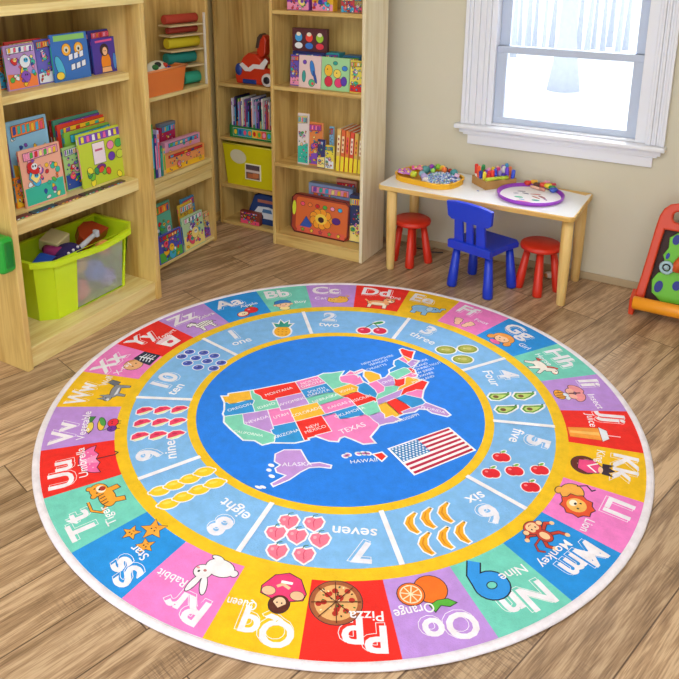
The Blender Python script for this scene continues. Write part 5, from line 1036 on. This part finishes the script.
# ---- yellow tray of craft bits
ytc = (-1.537, 3.80)
tr = thing('craft_tray', 'yellow oval tray heaped with craft bits at the left of the play table', 'tray', (*ytc, TZ+.0005), (0, 0, -.16))
YT = plas('tray_yellow', '#f0b51c', rough=.4)
f = newbm(); o1 = rrect(-.185, -.125, .185, .125, .10, 8); i1 = rrect(-.178, -.118, .178, .118, .094, 8)
prism(f, o1, 0, .004); prism(f, o1, .004, .027, holes=[i1]); prism(f, rrect(-.19, -.13, .19, .13, .105, 8), .024, .030, holes=[i1], bev=0); obj('tray_body', f, YT, tr)
r = random.Random(11)
def intray(a, b_, z): c, s_ = math.cos(-.16), math.sin(-.16); return (ytc[0]+a*c-b_*s_, ytc[1]+a*s_+b_*c, TZ+z)
n_b = 0
f = newbm()
for k in range(620):       # nobody could count the seed beads
    a, b_ = r.uniform(.0, .172), r.uniform(-.108, .09)
    if (a-.07)**2/.0110+b_**2/.0115 > 1: continue
    z = .0145+.040*max(0, 1-((a-.08)/.12)**2-(b_/.12)**2)*r.random()**.3
    p = intray(a, b_, z); ball(f, p, .0052, n=6, col=r.choice(['#dfe6f4', '#b8c8ec', '#7f9ae0', '#f2f2f8', '#8ac0c4', '#c8d4f0', '#5c7cd0']))
tag(obj('seed_beads', f, PRINT), 'loose white and pale blue seed beads filling the right half of the yellow tray', 'beads', kind='stuff')
bits = []
def bit(kind, a, b_, z, s_, c, lab):
    f = newbm()
    if kind == 'pompom': ball(f, (0, 0, 0), s_, n=12, col=c)
    elif kind == 'flower':
        for k in range(5): ball(f, (s_*.75*math.cos(k*1.257), s_*.75*math.sin(k*1.257), 0), s_*.55, s=(1, 1, .6), n=8, col=c)
        ball(f, (0, 0, .2*s_), s_*.4, n=8, col='#f6e27a')
    elif kind == 'block': box(f, (-s_, -s_*.8, -s_*.6), (s_, s_*.8, s_*.6), bev=.003, col=c)
    elif kind == 'spool': lathe(f, [(0, -s_), (s_, -s_), (s_, -s_*.7), (s_*.6, -s_*.6), (s_*.6, s_*.6), (s_, s_*.7), (s_, s_), (0, s_)], n=12, col=c)
    p = intray(a, b_, z+.006); s_ *= 1.12; o = obj({'pompom': 'pompom', 'flower': 'flower_bead', 'block': 'foam_block', 'spool': 'thread_spool'}[kind], f, PRINT, None, p, (r.uniform(-.3, .3), r.uniform(-.3, .3), r.uniform(0, 3)))
    tag(o, lab, {'pompom': 'pompom', 'flower': 'bead', 'block': 'block', 'spool': 'spool'}[kind], 'craft bits in the yellow tray')
for k, (a, b_) in enumerate(((-.155, .01), (-.15, -.045), (-.125, -.01), (-.12, .045), (-.105, -.05), (-.09, .0), (-.135, -.075), (-.08, .05))):
    bit('flower', a, b_, .02+.014*(k % 2)+.01*(k > 3), .019, ['#e28ad4', '#d06ad0', '#f0a0d8', '#e85ab0', '#c87ad8', '#f27ac0', '#d89ae8', '#ee6aa8'][k], ['pale pink', 'violet', 'light rose', 'hot pink', 'lilac', 'bright pink', 'lavender', 'deep rose'][k]+' flower bead in the left part of the yellow tray')
for k, (a, b_, z, s_, c, lb) in enumerate(((-.065, -.06, .03, .02, '#c8d83c', 'lime green pompom at the front of the yellow tray'), (-.04, .02, .04, .026, '#5aa0a4', 'large teal grey pompom in the middle of the yellow tray'), (-.02, .055, .045, .024, '#6aa8b0', 'pale teal pompom behind the large teal grey one'), (.01, -.07, .034, .019, '#b8a8e0', 'lilac pompom at the front edge of the beads'), (-.02, -.045, .038, .018, '#8ab8d0', 'light blue pompom beside the lilac one in the tray'),
        (.04, .1, .036, .02, '#1f4858', 'dark blue pompom at the back of the yellow tray'), (.075, .095, .04, .014, '#b8402c', 'small rust red pompom at the back of the yellow tray'), (.015, .065, .06, .016, '#8cc83c', 'grass green pompom on the heap in the tray'), (.05, .055, .06, .017, '#f2c02c', 'yellow pompom on the heap in the tray'), (.07, .04, .058, .016, '#f07a3c', 'orange pompom on the heap in the tray'), (-.005, .03, .066, .013, '#9c3cc0', 'purple pompom on top of the heap in the tray'), (.12, .06, .045, .022, '#4a9ca0', 'sea green pompom at the back right of the tray'), (-.045, .08, .03, .017, '#d8dce8', 'white grey pompom at the back left of the tray'), (.02, .005, .052, .013, '#a8e05c', 'light green pompom in the centre of the tray'))):
    bit('pompom', a, b_, z, s_, c, lb)
for k, (a, b_, z, c, lb) in enumerate(((.155, .03, .045, '#e0b8d8', 'pale pink foam block at the right end of the yellow tray'), (-.05, -.015, .055, '#e88a9c', 'salmon foam block between the flower beads and the pompoms'), (.04, -.105, .034, '#f4ecf0', 'white foam block leaning over the front rim of the yellow tray'))): bit('block', a, b_, z, .013, c, lb)

# ---- cardboard box of markers
bxc = (-1.203, 3.903); BR = .873
cb = thing('marker_box', 'shallow open cardboard box packed with markers behind the round tray', 'box', (*bxc, TZ+.0005), (0, 0, BR))
CARD = mat('cardboard', '#b98c52', .85, bump=.3, bscale=150, var=.06, vscale=30); CIN = mat('cardboard_inside', '#d3b98c', .85, var=.05)
f = newbm(); w2, d2, h2 = .095, .07, .045
box(f, (-w2, -d2, 0), (w2, d2, .003)); box(f, (-w2, -d2, .003), (w2, -d2+.004, h2)); box(f, (-w2, d2-.004, .003), (w2, d2, h2)); box(f, (-w2, -d2+.004, .003), (-w2+.004, d2-.004, h2)); box(f, (w2-.004, -d2+.004, .003), (w2, d2-.004, h2)); obj('box_walls', f, CARD, cb)
f = newbm(); box(f, (-w2+.004, -d2+.004, .003), (w2-.004, d2-.004, .0045)); obj('box_floor', f, CIN, cb)
MK_ = ['#d8262c', '#e8402c', '#2c3cc0', '#4a2cb0', '#6a3cd0', '#3c5ad8', '#f2e040', '#e83c50', '#f04a3c', '#b0a0e8', '#f0ece8', '#f4824a', '#2438a8', '#8a3cc8', '#f4d82c', '#d83c8c', '#e8e4f4', '#3c9cd8', '#f25c2c', '#c82c3c', '#f8a8c8', '#5c5ae0', '#f0c0a0', '#9c7ae0', '#e0342c', '#3ca05c']
MN = ['red', 'scarlet', 'blue', 'indigo', 'violet', 'royal blue', 'lemon yellow', 'cherry red', 'tomato red', 'lavender', 'ivory white', 'orange', 'navy', 'purple', 'yellow', 'magenta', 'pale lilac', 'sky blue', 'red orange', 'crimson', 'soft pink', 'periwinkle', 'peach', 'mauve', 'bright red', 'green']
for k in range(26):
    i, j = k % 6, k//6
    a = -.078+.031*i; b_ = -.052+.0255*j
    c, s_ = math.cos(BR), math.sin(BR); x = bxc[0]+a*c-b_*s_; y = bxc[1]+a*s_+b_*c
    h = .072+.034*r.random(); f = newbm()
    lathe(f, [(0, 0), (.0095, .001), (.0095, h*.5)], n=12, col='#f2f0ee' if k % 4 == 0 else MK_[k]); lathe(f, [(.0098, h*.5), (.0108, h*.52), (.0102, h*.93), (.0075, h), (0, h)], n=12, col=MK_[k])
    o = obj('marker', f, PRINT, None, (x, y, TZ+.006), (r.uniform(-.10, .10), r.uniform(-.12, .12), 0)); tag(o, '%s capped marker standing in the cardboard box, %s of its rows' % (MN[k], ['first', 'second', 'third', 'fourth', 'last'][j]), 'marker', 'markers in the cardboard box')

# ---- round purple tray with a drawing
rc = (-.975, 3.80); RR_ = .165
PUR = plas('purple_plastic', '#9a3cc0', rough=.3)
rt = thing('round_tray', 'round purple rimmed tray holding a drawing at the right of the play table', 'tray', (*rc, TZ+.0005))
f = newbm(); lathe(f, [(0, 0), (RR_-.004, 0), (RR_, .003), (RR_+.005, .020), (RR_+.001, .022), (RR_-.003, .019), (RR_-.008, .004), (0, .004)], n=56); obj('tray_body', f, PUR, rt)
f = newbm(); A = Art(); A.l = 1
for (x, y, a, b_, q, c) in ((-.06, .045, .022, .006, .3, '#4a4a78'), (-.075, .0, .014, .006, .5, '#8a8aa0'), (-.03, .02, .02, .008, -.2, '#7a7a9c'), (.02, .03, .028, .008, .3, '#c05c4c'), (.06, .0, .01, .028, .9, '#a86a78'), (.035, -.02, .03, .007, -.5, '#c06a5c'), (-.045, -.055, .022, .012, .1, '#3cb48c'), (.045, -.065, .02, .012, .2, '#2ca098'), (.085, -.03, .018, .005, -.8, '#8a6a9c'), (-.02, -.085, .014, .006, 0, '#6ab4e0')): A.poly(ell(x, y, a, b_, q), c)
A.poly(ell(.0, -.115, .04, .008), '#d83cb0')
prism(f, ell(0, 0, RR_-.012, RR_-.012, 0, 40), .0, .001, col='#faf8fb'); A.emit(f, lambda x, y, z: (x, y, .0013+z)); tag(obj('drawing', f, PRINT, None, (rc[0], rc[1], TZ+.0052)), 'white paper with coloured scribbles lying in the round purple tray', 'paper')
def pen(name, lab, p0, p1, rad, c, c2, cat='marker', group=None):
    d = Vector(p1)-Vector(p0); L = d.length; f = newbm()
    lathe(f, [(0, 0), (rad*.7, .001), (rad, .006), (rad, L*.65)], n=12, col=c); lathe(f, [(rad*1.08, L*.65), (rad*1.08, L*.97), (rad*.6, L), (0, L)], n=12, col=c2)
    o = obj(name, f, PRINT, None, p0, d.to_track_quat('Z', 'Y').to_euler()); tag(o, lab, cat, group)
pen('marker', 'fat yellow green marker lying on the front edge of the cardboard box side', (-1.213, 3.788, TZ+.057), (-1.125, 3.893, TZ+.057), .010, '#c4d43c', '#b4c82c')
for k, (x, y, z, s_, c, lb) in enumerate(((-1.035, 3.955, .022, .018, '#d83a2c', 'red clay lump at the left of the pile behind the drawing'), (-1.005, 3.965, .03, .016, '#f0b42c', 'amber clay lump in the pile behind the drawing'), (-.985, 3.945, .022, .017, '#5a3a34', 'dark brown clay lump in the pile behind the drawing'), (-.955, 3.955, .024, .018, '#e8543c', 'orange red clay lump in the middle of the pile'), (-.925, 3.945, .026, .018, '#f2dc3c', 'yellow clay lump toward the right of the pile'), (-.90, 3.93, .024, .016, '#3c9c50', 'green clay lump beside the yellow one'), (-.885, 3.90, .022, .018, '#3c5cc0', 'blue clay lump at the right end of the pile'), (-.94, 3.975, .034, .015, '#e8a0b0', 'pink clay lump at the back of the pile'), (-.905, 3.96, .03, .015, '#c83c4c', 'crimson clay lump at the back right of the pile'))):
    f = newbm(); ball(f, (0, 0, 0), s_, s=(1.1, .9, .8), n=10, col=c); ball(f, (s_*.7, s_*.3, .003), s_*.6, n=8, col=c); o = obj('clay_lump', f, PRINT, None, (x, y, TZ+z)); tag(o, lb, 'clay', 'clay lumps behind the drawing')
pen('marker', 'pinkish beige marker lying across the drawing below the clay lumps', (-1.01, 3.925, TZ+.0165), (-.925, 3.895, TZ+.0165), .008, '#e8b8a0', '#d89a8a')

# ================================================================== stools and chair
RS = plas('stool_red', '#d6301a', rough=.38)
def stool(lab, x, y, rz):
    t = thing('stool', lab, 'stool', (x, y, 0), (0, 0, rz), 'red plastic stools')
    f = newbm(); lathe(f, [(0, .232), (.092, .232), (.103, .237), (.106, .246), (.103, .258), (.092, .264), (0, .262)], n=40); obj('seat', f, RS, t)
    for k in range(4):
        a = PI/4+k*PI/2; f = newbm(); p0 = (.062*math.cos(a), .062*math.sin(a), .236); p1 = (.100*math.cos(a), .100*math.sin(a), .0)
        d = Vector(p1)-Vector(p0); M = Matrix.Translation(p1) @ (-d).to_track_quat('Z', 'Y').to_matrix().to_4x4()
        L = d.length; lathe(f, [(0, 0.001), (.021, .001), (.0245, .006), (.0245, .04), (.016, L)], n=18, M=M); obj('leg', f, RS, t)
    return t
stool('red round stool under the left end of the play table', -1.615, 3.765, -.45)
stool('red round stool under the right end of the play table', -.89, 3.765, -.55)
BS = plas('chair_blue', '#1a3ccc', rough=.35)
ch = thing('childrens_chair', 'bright blue plastic childrens chair with a slatted back at the table', 'chair', (-1.165, 3.635, 0), (0, 0, -.25))
# back faces the room (-y); seat runs in under the table
f = newbm(); prism(f, [(-.125, -.11), (.125, -.11), (.132, .04), (.148, .12), (.12, .15), (-.12, .15), (-.148, .12), (-.132, .04)], .232, .262, bev=.006); obj('seat', f, BS, ch)
f = newbm(); MB = T(0, -.105, .258, rx=PI/2+.10)
def slab(P, mi=0): prism(f, P, -.011, .011, mi, M=MB, bev=.003)
slab([(-.128, .15), (-.135, .227), (-.07, .238), (0, .24), (.07, .238), (.135, .227), (.128, .15), (.108, .135), (-.108, .135)])
obj('top_rail', f, BS, ch)
for x, w_ in ((-.066, .048), (0, .036), (.066, .048)):
    f = newbm(); MB = T(0, -.105, .258, rx=PI/2+.10); prism(f, [(x-w_/2-.004, -.02), (x+w_/2+.004, -.02), (x+w_/2, .145), (x-w_/2, .145)], -.008, .008, M=MB, bev=.002); obj('slat', f, BS, ch)
f = newbm(); prism(f, [(-.128, -.03), (.128, -.03), (.128, .012), (.10, .02), (-.10, .02), (-.128, .012)], -.012, .012, M=T(0, -.112, .258, rx=PI/2+.10), bev=.004); obj('lower_rail', f, BS, ch)
for (x, y) in ((-.095, -.075), (.095, -.075), (-.105, .1), (.105, .1)):
    f = newbm(); p0 = Vector((x, y, .24)); p1 = Vector((x*1.18, y*1.2, 0)); d = p1-p0
    M = Matrix.Translation(p1) @ (-d).to_track_quat('Z', 'Y').to_matrix().to_4x4(); L = d.length
    lathe(f, [(0, 0.001), (.022, .001), (.0265, .008), (.0265, .045), (.018, L)], n=18, M=M); obj('leg', f, BS, ch)
# small things on the floor by the wall
f = newbm(); ball(f, (0, 0, 0), .022, s=(1.3, .9, .9), n=14, col='#e6dcd0'); ball(f, (-.016, -.012, -.002), .013, n=10, col='#d88a4c'); v = at(531, 268, z=.02); tag(obj('small_toy', f, PRINT, None, (-.87, 3.93, .021)), 'little white and orange toy on the floor behind the right red stool', 'toy')
f = newbm(); tube(f, [(-1.72, 3.98, .004), (-1.68, 3.95, .004), (-1.63, 3.96, .004), (-1.57, 3.94, .004), (-1.50, 3.97, .004)], .004, n=8, col='#3c3c40'); tag(obj('power_cord', f, PRINT), 'thin dark cord lying along the wall behind the left red stool', 'cord')

# ================================================================== activity toy at the right wall
at_ = thing('activity_stand', 'red and orange toddler activity stand with a green spotted panel at the right edge', 'toy', (-.13, 3.74, 0), (0, 0, 0))
RO = plas('stand_red', '#d9421e', rough=.35); OG = plas('stand_orange', '#f7a01f', rough=.35); GP = plas('panel_green', '#6cc424', rough=.4); DB = plas('spot_blue', '#12208c', rough=.4)
MS = T(0, .02, .0, rx=PI/2-.24)        # face plane of the stand, leaning back
f = newbm(); outl = rrect(-.29, .1, .29, .3, .01)
outer_ = [(-.292, .05), (-.272, .18), (-.252, .33), (-.24, .43), (-.23, .49), (-.215, .525), (-.19, .55), (-.155, .56), (.155, .56), (.19, .55), (.215, .525), (.23, .49), (.24, .43), (.252, .33), (.272, .18), (.292, .05)]
inner_ = [(-.245, .07), (-.225, .22), (-.208, .36), (-.198, .425), (.198, .425), (.208, .36), (.225, .22), (.245, .07)]
hole_ = rrect(-.17, .465, .17, .52, .022)
prism(f, outer_, -.03, .02, M=MS, holes=[inner_, hole_], bev=.008); obj('frame', f, RO, at_)
f = newbm(); prism(f, [(-.248, .06), (-.203, .44), (.203, .44), (.248, .06)], -.028, -.018, M=MS); obj('back_panel', f, plas('dark_red', '#3a1a18', rough=.6), at_)
f = newbm()
for s in (-1, 1): prism(f, [(-.045, 0), (.14, 0), (.14, .02), (.0, .12), (-.045, .115)], -.012, .012, M=T(s*.287, .0, 0, rx=PI/2, rz=PI/2), bev=.004)
f2 = f; fs = newbm(); prism(fs, [(-.03, 0.0005), (.16, .0005), (.16, .02), (.06, .10), (-.03, .085)], -.012, .012, M=T(-.29, 0, 0, rx=PI/2, rz=PI/2), bev=.004); obj('foot', fs, RO, at_)
fs = newbm(); prism(fs, [(-.03, 0.0005), (.16, .0005), (.16, .02), (.06, .10), (-.03, .085)], -.012, .012, M=T(.29, 0, 0, rx=PI/2, rz=PI/2), bev=.004); obj('foot', fs, RO, at_); f.free()
f = newbm(); tube(f, [(-.285, -.04, .072), (-.28, -.04, .072), (.28, -.04, .072), (.285, -.04, .072)], [.026, .032, .032, .026], n=20); obj('front_bar', f, OG, at_)
f = newbm(); g_ = [(-.17, .075), (-.215, .11), (-.222, .17), (-.20, .21), (-.15, .235), (-.135, .25), (-.175, .265), (-.19, .30), (-.17, .34), (-.172, .39), (-.13, .425), (-.03, .43), (.05, .42), (.12, .43), (.155, .39), (.16, .3), (.14, .24), (.19, .18), (.19, .1), (.1, .08)]
prism(f, g_, -.017, .006, M=MS, bev=.003); gp = obj('spotted_panel', f, GP, at_)
for (x, y, a, b_) in ((-.14, .385, .017, .026), (-.188, .145, .018, .03), (-.168, .30, .008, .016), (-.11, .165, .018, .024), (-.105, .325, .014, .016), (.02, .40, .02, .026), (.1, .3, .02, .026)):
    f = newbm(); prism(f, ell(x, y, a, b_, -.25), .006, .010, M=MS); obj('spot', f, DB, gp)
f = newbm(); tube(f, [MS @ Vector(p) for p in ((-.12, .235, .02), (-.118, .27, .026), (-.095, .31, .03), (-.055, .335, .03), (.0, .34, .02))], [.019, .021, .021, .020, .017], n=14); obj('slide_arm', f, plas('slide_orange', '#d9612e', rough=.4), at_)
f = newbm(); tube(f, [MS @ Vector(p) for p in ((-.085, .335, .034), (-.06, .355, .036), (-.02, .362, .03))], [.008, .010, .009], n=10); obj('yellow_grip', f, plas('grip_yellow', '#f0cc2c', rough=.4), at_)
f = newbm(); tube(f, [MS @ Vector((-.165+.026*math.cos(k*PI/8), .245+.026*math.sin(k*PI/8), .02)) for k in range(16)], .008, n=8, closed=True); ball(f, tuple(MS @ Vector((-.165, .245, .024))), .013, n=12); obj('rattle_ring', f, plas('rattle_pale_blue', '#a8c8d4', rough=.3), at_)
f = newbm(); box(f, (-.07, .075, .0), (.06, .19, .035), M=MS, bev=.006); bd = obj('toy_door', f, plas('door_red', '#c8482c', rough=.45), at_)
f = newbm(); box(f, (-.045, .10, .0345), (-.012, .165, .038), M=MS); box(f, (.005, .10, .0345), (.04, .165, .038), M=MS); obj('door_opening', f, plas('opening_dark', '#2c1c28', rough=.6), bd)
# ================================================================== light
w = bpy.data.worlds.new('overcast_sky'); sc.world = w; w.use_nodes = True
bg = w.node_tree.nodes['Background']; bg.inputs[0].default_value = (.93, .97, 1, 1); bg.inputs[1].default_value = 2.05
def area(name, loc, target, sx, sy, power, col):
    ld = bpy.data.lights.new(name, 'AREA'); ld.shape = 'RECTANGLE'; ld.size = sx; ld.size_y = sy; ld.energy = power; ld.color = col
    o = bpy.data.objects.new(name, ld); COL.objects.link(o); o.location = loc
    o.rotation_euler = (Vector(target)-Vector(loc)).to_track_quat('-Z', 'Y').to_euler(); return o
area('overhead_fill', (-.9, 1.7, 2.42), (-1.2, 2.2, 0), 1.5, 1.5, 50, (1, .965, .92))  # unseen fill light added under the ceiling to brighten the room
area('window_daylight', (-.5, 5.6, 2.9), (-.85, 3.6, .8), 1.6, 1.6, 260, (.9, .95, 1))
sc.view_settings.view_transform = 'Standard'; sc.view_settings.look = 'None'; sc.view_settings.gamma = 1; sc.view_settings.exposure = 0
try: sc.view_settings.use_curve_mapping = False
except Exception: pass
